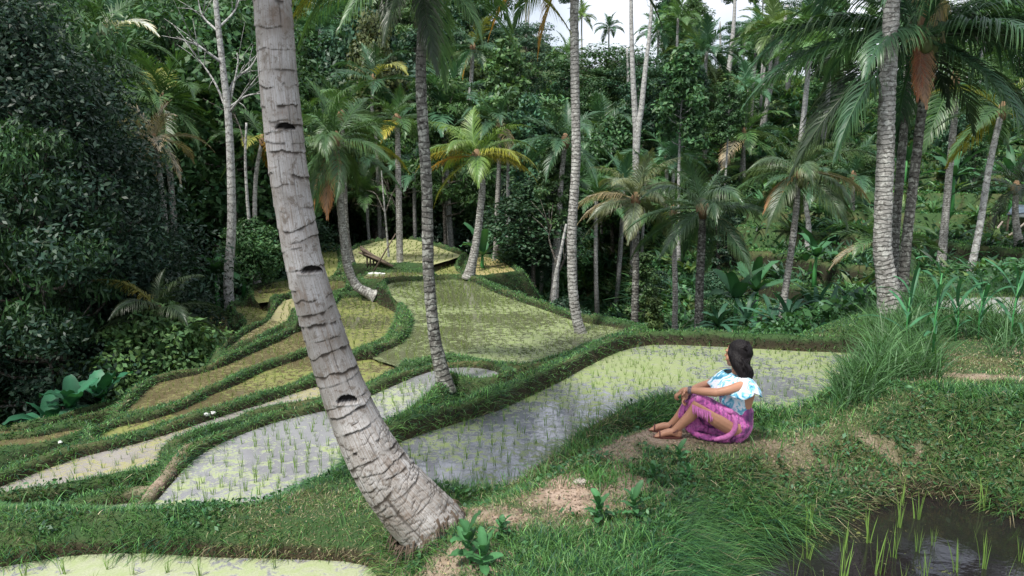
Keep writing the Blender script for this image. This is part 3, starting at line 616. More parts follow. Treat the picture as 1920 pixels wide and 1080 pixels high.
palm('palm with the tallest dense dark fronds in the ravine', TR((1318,388),(1316,450),(1312,530),(1310,612)), 17.5, .115, 2.05, 'hi', 18, (.04,.085,.045), 'trunk_dark', seed=34, lo=-50, extra=[(10,'F',.9,GREYD)])
palm('palm in the ravine with pale hanging fronds and a seed cluster', TR((1497,322),(1492,400),(1482,480),(1470,560),(1460,628)), 16.5, .085, 1.75, 'hi', 16, (.055,.10,.05), 'trunk', seed=35, lo=-45, extra=[(200,'F',.7,DEAD),(185,'E',1.,GREEN),(5,'E',1.05,GREYD),(-10,'F',.8,GREYD)], nuts=3)
palm('young stemless looking palm arching low beside the thickest trunk', TR((1655,455),(1656,480),(1658,500)), 19, .07, 1.7, 'lo', 14, GREEN, 'trunk_dark', seed=36, lo=-10, fibre=False)
palm('palm on the slope between the two ravine palms', TR((1262,395),(1264,470),(1266,560)), 22, .09, 1.8, 'lo', 12, GREEN, 'trunk', seed=37)
palm('slim palm leaning on the stepped slope left of the thickest trunk', TR((1510,345),(1511,385),(1516,425)), 30, .11, 2.3, 'lo', 12, BLUEG, 'trunk_pale', seed=38)
palm('palm rising over the dark trees at the left, crown of long arching fronds', TR((306,190),(312,260),(320,340),(328,440)), 27, .12, 2.9, 'lo', 20, GREEN, 'trunk', seed=39, lo=-50)
palm('small grey green palm just below the arching palm at the left', TR((290,262),(300,330),(310,420)), 24, .09, 2.0, 'lo', 13, GREYD, 'trunk', seed=40)
palm('palm crown at the top left above the dark trees, one frond tinted silver as if lit', TR((178,88),(180,180),(184,300)), 23, .12, 2.6, 'lo', 17, GREEN, 'trunk_dark', seed=41, extra=[(-20,'C',1.05,(.45,.5,.5))])  # silver frond: the light falling on it is put into its colour
palm('hazy palm high on the left slope', TR((296,70),(298,120),(300,180)), 44, .16, 3.6, 'lo', 15, BLUEG, 'trunk', seed=42)
palm('palm with yellowing fronds left of the large trunk', TR((492,262),(480,330),(478,420),(484,500)), 27, .09, 2.0, 'lo', 12, GREEN, 'trunk_pale', yel=.6, seed=43)
palm('low palm fronds arching out of the dark edge of the lowest forest', TR((300,585),(296,610),(292,650)), 15.5, .05, 1.5, 'hi', 12, DK, 'trunk_dark', seed=44, lo=-20)
for k, (px, py, Y, L, lab) in enumerate([(1130,250,42,3.6,'palm half way up the slope behind the straight grey palm'),(1000,330,36,2.8,'palm right of the yellow green palm, in shade'),(1250,300,38,3.2,'palm above the dense dark ravine palm'),(1395,250,40,3.2,'palm above and left of the palm with the seed cluster'),(1600,330,33,2.4,'palm with flat fronds between ravine palms and thickest trunk'),(1790,150,24,3.2,'palm partly behind the wide drooping crown'),(1905,350,24,2.0,'palm cut by the right picture edge above the hut'),(700,150,40,3.2,'palm low on the slope behind the hooked palm'),(560,330,32,2.3,'palm peeping out just right of the large trunk'),(1180,180,60,4.5,'palm on the upper slope behind the twin pale trunks'),(430,300,38,3.0,'palm behind the white branching tree')]):
    palm(lab, TR((px, py), (px+rnd.uniform(-4, 4), py+60), (px+rnd.uniform(-8, 8), py+130)), Y, .11, L, 'lo', 14, rnd.choice([GREEN, BLUEG, DK]), 'trunk', seed=60+k, lo=-40)
# ------------------------------------------------------------------ bare and pale stemmed trees
def pale_tree(label, px, Y, rad, branches=(), crownlet=None, group='pale stemmed trees of the forest', col=GREEN, kind='pale_trunked_tree'):
    P = [vp(a, b, Y) for a, b in px]; z = gz(P[-1][0], P[-1][1])
    if P[-1][2] > z: e = P[-1].copy(); e[2] = z-.2; P.append(e)
    o = P[-1]; root = empty(kind, o, 0, label, 'tree', group); mb = MB()
    Q = catmull([p-o for p in P[::-1]], 8); v, f, uv = tube(Q, np.linspace(rad*1.15, rad*.45, len(Q)), 9); mb.add(v, f, (1, 1, 1), uv); mb.build('trunk', M['trunk_pale'], root, True)
    for br in branches:
        B = [vp(a, b, Y+dy)-o for a, b, dy in br[1:]]; mb = MB(); Q = catmull(B, 6); v, f, uv = tube(Q, np.linspace(br[0], br[0]*.3, len(Q)), 6); mb.add(v, f, (1, 1, 1), uv)
        tip = Q[-1]; r = np.random.RandomState(int(abs(tip[0])*99) % 999)
        for q in range(5):
            p0 = Q[int(len(Q)*r.uniform(.4, .95))]; d = (Q[-1]-Q[0]); d = d/np.linalg.norm(d)*r.uniform(.4, 1.)+r.normal(size=3)*.35; v, f, uv = tube([p0, p0+d*.5+[0,0,.05], p0+d], [br[0]*.35, br[0]*.22, br[0]*.1], 4); mb.add(v, f, (1, 1, 1), uv)
        mb.build('branch', M['trunk_pale'] if rad > .12 else M['wood'], root, True)
    if crownlet:
        t_, c_ = TREES[crownlet[0]]; a, b, s_ = crownlet[1:]; p = vp(a, b, Y)-o; zc = (c_.vertices[0].co.z)
        link('crown', c_, None, root, p-np.array([0, 0, s_*6.5]), None, s_, col)
    return root
pale_tree('white barked tree with bare forking branches left of the large trunk', [(398,-60),(408,40),(418,130),(428,220),(433,330),(434,430),(428,525)], 22, .14,
  [(.05,(424,190,0),(440,150,.3),(470,125,.5),(490,90,.6)),(.05,(419,120,0),(385,95,-.3),(350,70,-.5)),(.045,(428,215,0),(400,150,.2),(345,75,.4)),(.045,(431,210,0),(450,185,-.3),(486,140,-.6)),(.04,(412,50,0),(440,20,.3),(455,-20,.4)),(.04,(410,60,0),(380,30,.2),(370,-10,.2)),(.04,(432,200,0),(462,180,.1),(492,175,.3)),(.035,(432,190,.1),(446,120,.1),(444,100,.1))])
pale_tree('very thin pale stem standing beside the white branching tree', [(462,230),(460,300),(464,380),(470,440),(476,505)], 24, .07, [(.03,(461,280,0),(450,240,0),(440,215,.2))], ('bush',462,215,.8))
pale_tree('left one of the twin pale trunks on the slope', [(1183,-60),(1184,60),(1187,150),(1191,220),(1193,280)], 36, .17, (), ('tall',1184,-40,.8))
pale_tree('right one of the twin pale trunks, leaning right', [(1225,-40),(1218,60),(1210,130),(1203,200),(1194,280)], 35.5, .15, (), ('tall',1225,-60,.8))
for k, (a, lab) in enumerate([([(1379,-40),(1376,40),(1368,120),(1356,190)], 'pale stem against the sky left of the leaning stem'),([(1476,10),(1466,70),(1448,150),(1430,235)], 'long pale stem leaning right in front of the sky'),
    ([(1268,-40),(1269,60),(1272,130),(1275,200)], 'straight pale stem above the silvery palm'),([(1497,60),(1488,110),(1478,160),(1468,200)], 'short pale stem just right of the leaning stem'),
    ([(1553,150),(1551,190),(1546,230),(1543,280)], 'pale stem showing under the long fronds'),([(1350,40),(1351,110),(1350,180)], 'thin upright stem beside the pale stem at the sky'),
    ([(1176,90),(1178,150),(1177,190)], 'short thin stem left of the twin trunks'),([(742,300),(744,390),(746,480)], 'bare thin stem above the far rounded field'),([(715,320),(722,400),(728,470)], 'crooked bare stem left of the far rounded field')]):
    pale_tree(lab, a, [62,50,66,58,44,64,52,28,29][k], [.22,.2,.2,.16,.16,.14,.15,.06,.05][k], () if k < 7 else [(.03,(a[1][0],a[1][1],0),(a[1][0]+14,a[1][1]-40,.3)),(.03,(a[1][0],a[1][1],0),(a[1][0]-16,a[1][1]-35,.3))], ('tall',a[0][0],a[0][1]-10,.7) if k in (0,2,5) else None)
# branching shrub-like trees near the hooked palm and right of the far fields
pale_tree('slim tree forking low right of the far fields', [(1062,420),(1052,470),(1044,510),(1040,548)], 25, .09, [(.05,(1042,520,0),(1060,480,.2),(1064,440,.3)),(.04,(1046,500,0),(1030,450,0),(1034,420,0))], ('bush',1052,400,1.2), col=BLUEG)
# ------------------------------------------------------------------ the dark trees on the left
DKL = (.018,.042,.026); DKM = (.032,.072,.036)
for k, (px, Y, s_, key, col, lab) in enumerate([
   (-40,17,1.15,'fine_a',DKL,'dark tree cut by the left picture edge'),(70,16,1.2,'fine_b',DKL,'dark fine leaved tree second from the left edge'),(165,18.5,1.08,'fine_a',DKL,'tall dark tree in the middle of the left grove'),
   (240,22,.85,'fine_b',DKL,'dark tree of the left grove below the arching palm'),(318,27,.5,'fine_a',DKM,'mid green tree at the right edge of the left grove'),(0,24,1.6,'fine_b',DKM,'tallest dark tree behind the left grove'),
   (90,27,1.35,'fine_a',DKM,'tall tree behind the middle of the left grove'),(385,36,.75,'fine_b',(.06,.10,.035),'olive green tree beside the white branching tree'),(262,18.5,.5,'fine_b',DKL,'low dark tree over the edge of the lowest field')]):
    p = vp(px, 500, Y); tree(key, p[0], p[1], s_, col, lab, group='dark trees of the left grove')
# feathery green layers above and left
for k, (px, py, Y, s_, lab) in enumerate([(60,262,15,.42,'bright feathery layered branch crown in front of the dark grove'),(30,30,20,.75,'feathery green crown in the top left corner'),(345,30,34,1.3,'wide layered crown behind the white branching tree'),(440,60,38,1.3,'layered crown right of the white branching tree')]):
    p = vp(px, py, Y); H_ = 8*s_; tree('layer_a' if k % 2 else 'layer_b', p[0], p[1], s_, (.035,.085,.03), lab, group='feathery layered trees', kind='layered_tree', sz=max(1, (p[2]-gz(p[0], p[1]))/H_))
for k, (px, py, Y, s_, key, col, lab) in enumerate([(835,160,38,.85,'layer_b',(.045,.10,.03),'layered light green tree right of the dark slender trunk'),(690,60,46,1.2,'round_a',(.035,.08,.045),'broad leaved tree with blue green leaves near the top'),(760,80,50,1.2,'round_c',(.035,.075,.05),'broad leaved blue green tree left of the slender trunk top'),
    (700,120,44,.9,'round_b',(.07,.09,.035),'yellow olive tree above the hooked palm'),(830,395,42,.7,'round_c',DKL,'dark rounded tree behind the far field'),(1000,400,28,.75,'round_b',DKM,'dark bushy tree right of the far fields'),(985,440,29,.4,'fine_b',DKM,'low bushy tree at the edge of the small far field'),
    (1130,120,56,1.3,'layer_a',(.04,.09,.035),'spreading light green tree below the sky gap'),(1350,165,40,.6,'layer_b',(.05,.11,.035),'small flat topped tree on the upper slope'),(450,440,30,.6,'round_c',DKM,'leafy tree behind the white stem'),(540,400,34,.8,'round_b',DKM,'leafy tree behind the large trunk')]):
    p = vp(px, py, Y); tree(key, p[0], p[1], s_, col, lab, group='single trees of the slope', sz=max(.6, (p[2]-gz(p[0], p[1]))/(8.0*s_)))
# ------------------------------------------------------------------ forest on the hillsides
GRP = {'round_a': 'round crowned trees filling the hillside forest', 'layer': 'flat layered trees of the hillside forest', 'palm': 'distant palms of the hillside forest', 'column': 'narrow trees of the hillside forest', 'tall': 'tall thin trees on the ridge', 'bush': 'bushes on the slope'}
fp = []
def spot(A0, A1, Y0, Y1, n, dmin):
    k = 0; tries = 0
    while k < n and tries < n*30:
        tries += 1; Y = Y0+(Y1-Y0)*rnd.random(); x = Y*rnd.uniform(A0, A1)
        if all((x-a)**2+(Y-b)**2 > (dmin*(.6+Y/90))**2 for a, b in fp): fp.append((x, Y)); k += 1; yield x, Y
FCOL = [(.040,.095,.036),(.058,.115,.040),(.032,.078,.042),(.075,.120,.040),(.045,.105,.058),(.024,.055,.032)]
lowpalm = None
def distant_palm():
    r = random.Random(5); mb = MB(); mt = MB()
    for k in range(15):
        cls = 'ABCDDEEF'[min(7, k//2)]; me = frond_mesh('t', CLS[cls][0], CLS[cls][1], 34, 2, k, wid=.0125); V_ = np.empty(len(me.vertices)*3); me.vertices.foreach_get('co', V_); V_ = V_.reshape(-1, 3)
        nv = [p.vertices[:] for p in me.polygons]; F_ = np.array([q for q in nv if len(q) == 4]); a = k*2.4; ca, sa = math.cos(a), math.sin(a)
        W_ = V_*2.9; W_ = np.stack([W_[:, 0]*ca-W_[:, 1]*sa, W_[:, 0]*sa+W_[:, 1]*ca, W_[:, 2]+8], -1); mb.add(W_, F_, (r.uniform(.8, 1.2),)*3); bpy.data.meshes.remove(me)
    v, f, uv = tube([(.3, .2, -.5), (.1, .1, 3), (0, 0, 6), (0, 0, 8.1)], [.2, .14, .12, .12], 8); mt.add(v, f, (1, 1, 1), uv)
    a, b = mt.mesh('distant_palm_trunk', True), mb.mesh('distant_palm_crown'); a.materials.append(M['trunk_pale']); b.materials.append(M['frond']); TREES['palm'] = (a, b)
distant_palm()
def forest(A0, A1, Y0, Y1, n, dmin, mix, smin=.8, smax=1.35):
    for x, y in spot(A0, A1, Y0, Y1, n, dmin):
        key = rnd.choice(mix)
        if key == 'palm' and x/y > .27 and y < 36: continue
        rg = ('on the upper ' if y > 70 else 'on the middle ' if y > 48 else 'low on the ')+('left slope' if x/y < -.35 else 'slope left of the slender palm' if x/y < -.12 else 'slope behind the far terraces' if x/y < .08 else 'slope right of the straight grey palm' if x/y < .3 else 'right slope')
        g = rnd.uniform(.75, 1.25); c = tuple(v*g for v in rnd.choice(FCOL)); s_ = rnd.uniform(smin, smax)*(1+max(0, y-60)/160)
        if key == 'palm': tree('palm', x, y, s_*rnd.uniform(.7, 1.), tuple(v*1.5 for v in c), 'slender palm '+rg, 'palm tree', GRP['palm']+' '+rg, 'distant_palm')
        elif key == 'bush': tree('bush', x, y, s_*1.5, c, 'leafy green bush '+rg, 'bush', GRP['bush']+' '+rg, 'bush')
        elif key.startswith('layer'): tree(key, x, y, s_, tuple(v*1.25 for v in c), 'tree with flat layered crown '+rg, 'tree', GRP['layer']+' '+rg, 'layered_tree')
        elif key == 'column': tree(key, x, y, s_, c, 'narrow leafy tree '+rg, 'tree', GRP['column']+' '+rg, 'narrow_tree')
        elif key == 'tall': tree(key, x, y, s_, c, 'tall thin pale stemmed tree '+rg, 'tree', 'thin pale stemmed trees '+rg, 'tall_tree', pale=True)
        else: tree(key, x, y, s_, c, 'tree with round leafy crown '+rg, 'tree', GRP['round_a']+' '+rg, 'forest_tree')
RB = ['round_a','round_b','round_c','layer_a','layer_b','column']
forest(-.75, -.30, 30, 60, 40, 3.2, RB+['palm'])
forest(-.75, -.05, 60, 115, 46, 5.0, RB+['palm'], 1.1, 1.6)
forest(-.32, .03, 44, 66, 34, 3.0, RB+['palm', 'palm'])
forest(.0, .22, 32, 62, 26, 2.8, RB+['palm', 'palm', 'palm', 'palm', 'palm'], .55, .95)
forest(.20, .75, 46, 88, 44, 4.2, ['round_c', 'layer_b', 'column', 'palm', 'palm', 'palm', 'palm', 'palm', 'bush', 'bush', 'round_a'], .55, .9)
forest(.0, .75, 88, 125, 34, 5.0, ['tall', 'round_b', 'palm', 'layer_a', 'column', 'tall', 'round_a'], .7, 1.0)
forest(.05, .32, 18, 30, 14, 1.8, ['bush', 'bush', 'column'], .3, .55)
forest(.30, .75, 33, 46, 16, 2.0, ['bush', 'bush', 'column', 'round_c'], .3, .55)
forest(-.75, -.47, 15, 24, 9, 2.0, ['bush'], .4, .7)
forest(-.02, .29, 26, 42, 9, 1.5, ['tall'], .42, .75)
forest(-.05, .62, 27, 62, 44, 2.0, ['palm'], .62, 1.0)
forest(-.62, -.08, 38, 70, 30, 2.6, ['palm'], .9, 1.4)
forest(-.34, -.05, 44, 60, 6, 1.5, ['tall'], .6, .95)
# ------------------------------------------------------------------ grass
def blades(X, Y, Z, h, w, lean, bend, col, r, seg=2, hang=None):
    n = len(X); az = r.uniform(0, 2*PI, n); d = np.stack([np.cos(az), np.sin(az)], -1)*lean[:, None]
    if hang is not None: d = d+hang
    wz = r.uniform(0, PI, n); W = np.stack([np.cos(wz), np.sin(wz), 0*wz], -1)*w[:, None]
    C = np.stack([X, Y, Z], -1); pts = []
    for k in range(seg+1):
        t = k/seg; q = t+bend*t*t
        pts.append(C+np.stack([d[:, 0]*h*(t*.4+.9*t*t*bend), d[:, 1]*h*(t*.4+.9*t*t*bend), h*(t-.55*bend*np.hypot(d[:, 0], d[:, 1])*t*t)], -1))
    V = []
    for k, p in enumerate(pts[:-1]): a = 1-.45*k/seg; V += [p-W*a, p+W*a]
    V.append(pts[-1]); V = np.stack(V, 1); m = V.shape[1]; base = np.arange(n)[:, None]*m
    F4 = np.concatenate([base+np.array([2*k, 2*k+1, 2*k+3, 2*k+2])[None] for k in range(seg-1)], 0) if seg > 1 else np.zeros((0, 4), int)
    F3 = base+np.array([m-3, m-2, m-1])[None]
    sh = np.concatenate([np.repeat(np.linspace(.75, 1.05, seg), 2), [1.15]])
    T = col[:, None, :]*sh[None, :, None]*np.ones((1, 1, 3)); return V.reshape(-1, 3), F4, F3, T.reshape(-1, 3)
G1 = np.array([.038,.125,.036]); G2 = np.array([.10,.205,.055]); G3 = np.array([.015,.065,.034]); GDEAD = np.array([.27,.235,.15]); GY_ = np.array([.15,.20,.07])
def grass():
    r = np.random.RandomState(2); N_ = 1150000
    c00 = GH[:-1, :-1]; dzr = (GH[1:, :-1]-c00); dza = (GH[:-1, 1:]-c00); lr_ = rr[1:]-rr[:-1]; la = rr[:-1, None]*(aa[1:]-aa[:-1])[None]
    sl_ = np.hypot(dzr/lr_[:, None], dza/la); rc = rr[:-1, None]
    wgt = lr_[:, None]*la*np.sqrt(1+np.minimum(sl_, 4)**2)/rc**1.9*(rc > 2.2)*(rc < 46)*(np.abs(aa[:-1])[None] < R(41)); wgt = (wgt/wgt.sum()).ravel()
    ci = r.choice(len(wgt), N_, p=wgt); gi, gj = ci//(NA-1), ci % (NA-1); u, v = r.rand(N_), r.rand(N_)
    bl = lambda G: (G[gi, gj]*(1-v)+G[gi, gj+1]*v)*(1-u)+(G[gi+1, gj]*(1-v)+G[gi+1, gj+1]*v)*u
    X, Y, h, wd = bl(GX), bl(GY), bl(GH), bl(GD); ra = np.hypot(X, Y); e = .03+.008*Y
    hx = (lookup(X+e, Y)[0]-lookup(X-e, Y)[0])/(2*e); hy = (lookup(X, Y+e)[0]-lookup(X, Y-e)[0])/(2*e)
    b = bare(X, Y, h); slope = np.hypot(hx, hy); steps = (X/Y > .22) & (Y > 18) & (Y < 46)
    near = (wd < 2.2) | (Y < 14) | steps; clump = fbm(X*4, Y*4, 3); lvl = wd < .12
    keep = (wd > -.04) & near & (r.rand(N_) > b*1.15-.05) & (r.rand(N_) < .35+clump*1.1) & ~(lvl & (slope > 1.2) & (r.rand(N_) < .35)) & ~((wd < .20) & (slope > 1) & (Y > 6.5) & (Y < 13) & (X > -1.5) & (r.rand(N_) < .45)) & ~(steps & (slope > .8) & (r.rand(N_) < .8))
    X, Y, h, wd, hx, hy, ra, b, slope, clump, steps = [a[keep] for a in (X, Y, h, wd, hx, hy, ra, b, slope, clump, steps)]; n = len(X)
    dr_ = dry(X, Y); sc = fbm(X*.9+4, Y*.9, 3)
    hh = (.035+.075*clump+.045*r.rand(n))*(1-.62*np.clip(dr_*1.2, 0, 1))*(1-.5*b)
    lush = (Y < 7.5)*(X > -.2)*1.; hh = hh*(1+.25*lush*np.clip(1-dr_*1.5, 0, 1)*(sc > .45))
    hh = hh*np.where((Y > 8.5) | (X < -.5), .62, 1.); hh = hh*.9*np.where(steps, 1.7, 1.)*(1+.5*np.clip(slope-.6, 0, 1)*(Y < 8)); w = np.maximum(.0022+.0016*r.rand(n), .00052*ra)
    gl = np.minimum(slope, 1.6)/(slope+1e-6); hang = -np.stack([hx*gl, hy*gl], -1)*.75
    col = G1*(1-sc[:, None])+G2*sc[:, None]; q = (r.rand(n) < .3)[:, None]; col = np.where(q, G3, col)
    dd = (r.rand(n) < np.clip(dr_*.55, 0, .6)+.02)[:, None]; col = np.where(dd, GDEAD*r.uniform(.6, 1.15, (n, 1)), col)
    yy = (r.rand(n) < dr_*.5)[:, None]; col = np.where(yy & ~dd, GY_, col); col = col*r.uniform(.4, 1.7, (n, 1))
    br_ = (r.rand(n) < .09)[:, None]; col = np.where(br_, col*1.7+.02, col); col = np.where(steps[:, None], col*1.25, col)
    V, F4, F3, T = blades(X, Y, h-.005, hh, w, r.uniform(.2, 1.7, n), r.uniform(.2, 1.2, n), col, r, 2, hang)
    o = link('grass', mesh_np('grass', V, [F4, F3], tint=T), M['grass']); o['kind'] = 'stuff'; print('grass', n)
grass()
def tall_grass():
    r = np.random.RandomState(4); XX = []
    for (x0, x1, y0, y1, k) in [(1575,1760,610,745,2600),(1640,1930,560,660,3600),(1560,1660,640,800,1300),(1620,1900,530,600,1300),(1850,2050,560,700,1600),(1660,1920,775,860,1500)]:
        px = r.uniform(x0, x1, k); py = r.uniform(y0, y1, k)
        z = np.where(py > 770, .3, .05); t = (z-CAMZ)/(-SP+(540-py)/FPX*CP); XX.append(np.stack([(px-960)/FPX*t, (CP+(540-py)/FPX*SP)*t, np.where(py > 770, .35, 1.)], -1))
    A = np.concatenate(XX); X, Y = A[:, 0], A[:, 1]; h, wd = lookup(X, Y); k = wd > .0; X, Y, h, A = X[k], Y[k], h[k], A[k]; n = len(X); c = fbm(X*2.5, Y*2.5, 2)
    hh = (.22+.5*c*r.rand(n))*A[:, 2]*r.uniform(.7, 1.2, n); col = (np.array([.035,.10,.042])*(1-c[:, None])+np.array([.07,.15,.05])*c[:, None])*r.uniform(.6, 1.6, (n, 1))
    V, F4, F3, T = blades(X, Y, h-.01, hh, .004+.004*r.rand(n), r.uniform(.3, 1.2, n), r.uniform(.3, 1.1, n), col, r, 5)
    o = link('tall_grass', mesh_np('tall_grass', V, [F4, F3], tint=T), M['grass']); o['kind'] = 'stuff'
    # tufts at palm feet and along the shore of the long pond
    P = []
    for (px, py, q, sp) in [(800,742,120,.22),(775,770,90,.18),(850,715,60,.12),(1080,845,140,.16),(1110,835,110,.14),(960,930,60,.2),(1130,905,150,.13),(1095,905,70,.1),(1215,880,60,.12),(1000,905,70,.2),(250,925,80,.3),(460,905,130,.35),(180,925,100,.4),(1440,815,60,.2),(1545,790,120,.2),(1330,1000,70,.25),(1450,960,60,.3),(1230,960,60,.3),(1100,1020,70,.35),(560,1030,90,.5),(300,1020,80,.6),(120,1030,80,.6),(700,1020,90,.3),(1640,870,160,.25),(1560,900,120,.25)]:
        c_ = hit(px, py); x = c_[0]+r.normal(size=q)*sp; y = c_[1]+r.normal(size=q)*sp*.8; P.append(np.stack([x, y], -1))
    A = np.concatenate(P); X, Y = A.T; h, wd = lookup(X, Y); k = wd > -.02; X, Y, h = X[k], Y[k], h[k]; n = len(X)
    col = (G1*1.1+r.rand(n)[:, None]*(G2-G1))*r.uniform(.7, 1.6, (n, 1))
    V, F4, F3, T = blades(X, Y, h-.01, r.uniform(.08, .20, n), .003+.002*r.rand(n), r.uniform(.2, 1.0, n), r.uniform(.2, .9, n), col, r, 4)
    o = link('grass_tufts', mesh_np('grass_tufts', V, [F4, F3], tint=T), M['grass']); o['kind'] = 'stuff'
tall_grass()
# ------------------------------------------------------------------ rice seedlings in rows
def rice_mesh(h, nb, w, seed, spread=.16, seg=3):
    r = np.random.RandomState(seed); z = np.zeros(nb); x = r.normal(size=nb)*.008*h/.16; y = r.normal(size=nb)*.008*h/.16
    col = np.array([.15,.26,.06])*r.uniform(.7, 1.4, (nb, 1)); V, F4, F3, T = blades(x, y, z-.02, h*r.uniform(.6, 1.1, nb), np.full(nb, w), r.uniform(.2, 1., nb)*spread*4, r.uniform(.1, .6, nb), col, r, seg)
    return V, F4, F3, T
def rice():
    r = np.random.RandomState(9); pts = []
    SP_ = {'pond': (.145, .14, 35), 'pit': (.30, .13, 20), 'near_left': (.25, .15, 10), 'field_a': (.135, .15, 15), 'algae_strip': (.2, .15, 0), 'strip_b': (.17, .13, 20), 'strip_c': (.16, .13, 20), 'strip_d': (.16, .13, 20), 'big_field': (.15, .13, 10), 'field_e': (.17, .14, 10), 'far_field': (.28, .14, 0), 'top_right': (.2, .14, 0)}
    for f in FIELDS:
        sp_, hh, rot = SP_.get(f[0], (.19, .13, 15)); W = f[8][:, :2]; x0, y0 = W.min(0); x1, y1 = W.max(0); a = R(rot)
        c = (W.min(0)+W.max(0))/2; D = np.hypot(x1-x0, y1-y0)/2+.5; g = np.arange(-D, D, sp_); A, B = np.meshgrid(g, g*1.12); A = A.ravel()+r.normal(size=A.size)*.012; B = B.ravel()+r.normal(size=B.size)*.02; A, B = A+.22*(fbm(A*.8+9, B*.8, 2)-.5)*2, B+.22*(fbm(A*.8, B*.8+5, 2)-.5)*2
        X = c[0]+A*math.cos(a)-B*math.sin(a); Y = c[1]+A*math.sin(a)+B*math.cos(a); d = sdist(f[8], X, Y)
        k = (d < -.06) & (r.rand(len(X)) < .88) & (np.abs(X/np.maximum(Y, .1)) < .74) & (Y > 1.5); X, Y = X[k], Y[k]
        if f[0] == 'pit': hh = .33
        pts.append(np.stack([X, Y, np.full(len(X), f[1]), hh*r.uniform(.75, 1.25, len(X))], -1))
    P = np.concatenate(pts)
    # what the viewer sees: picture place and size
    v = P[:, :3]-np.array([0, 0, CAMZ]); dep = v[:, 1]*CP-v[:, 2]*SP; up = v[:, 1]*SP+v[:, 2]*CP; px = 960+FPX*v[:, 0]/dep; py = 540-FPX*up/dep
    inn = (px > 5) & (px < 1915) & (py < 1090) & (py > 0); size = np.where(inn, P[:, 3]/dep, 0); o_ = np.argsort(-size); P = P[o_]; n = 300
    ms = []
    for q in range(6):
        V, F4, F3, T = rice_mesh(.15, 8, .0023, q, .10); me = mesh_np('rice_seedling', V, [F4, F3], tint=T); me.materials.append(M['grass']); ms.append(me)
    for x, y, z, h in P[:n]:
        big = h > .24
        o = link('rice_seedling', ms[r.randint(6)], None, None, (x, y, z), (0, 0, r.uniform(0, 6.28)), (h/.15*(.7 if big else 1), h/.15*(.7 if big else 1), h/.15))
        setp(o, 'tall green rice clump standing in the dark pool' if big else 'small green rice seedling standing in shallow paddy water', 'rice seedling', 'tall rice clumps in the dark pool' if big else 'rice seedlings planted in rows')
    P = P[n:]; m = len(P); nb = 5; X = np.repeat(P[:, 0], nb)+r.normal(size=m*nb)*.008; Y = np.repeat(P[:, 1], nb)+r.normal(size=m*nb)*.008; Z = np.repeat(P[:, 2], nb)
    dist = np.hypot(X, Y); q = m*nb; col = np.array([.12,.19,.05])*r.uniform(.6, 1.5, (q, 1)); warm = (dist > 12)[:, None]; col = np.where(warm, col*np.array([1.15, 1., 1.]), col)
    V, F4, F3, T = blades(X, Y, Z-.02, np.repeat(P[:, 3], nb)*r.uniform(.6, 1.1, q), np.maximum(.0022, .00030*dist), r.uniform(.2, .9, q), r.uniform(.1, .6, q), col, r, 2)
    o = link('rice_seedlings', mesh_np('rice_seedlings', V, [F4, F3], tint=T), M['grass']); o['kind'] = 'stuff'; print('rice', m)
rice()
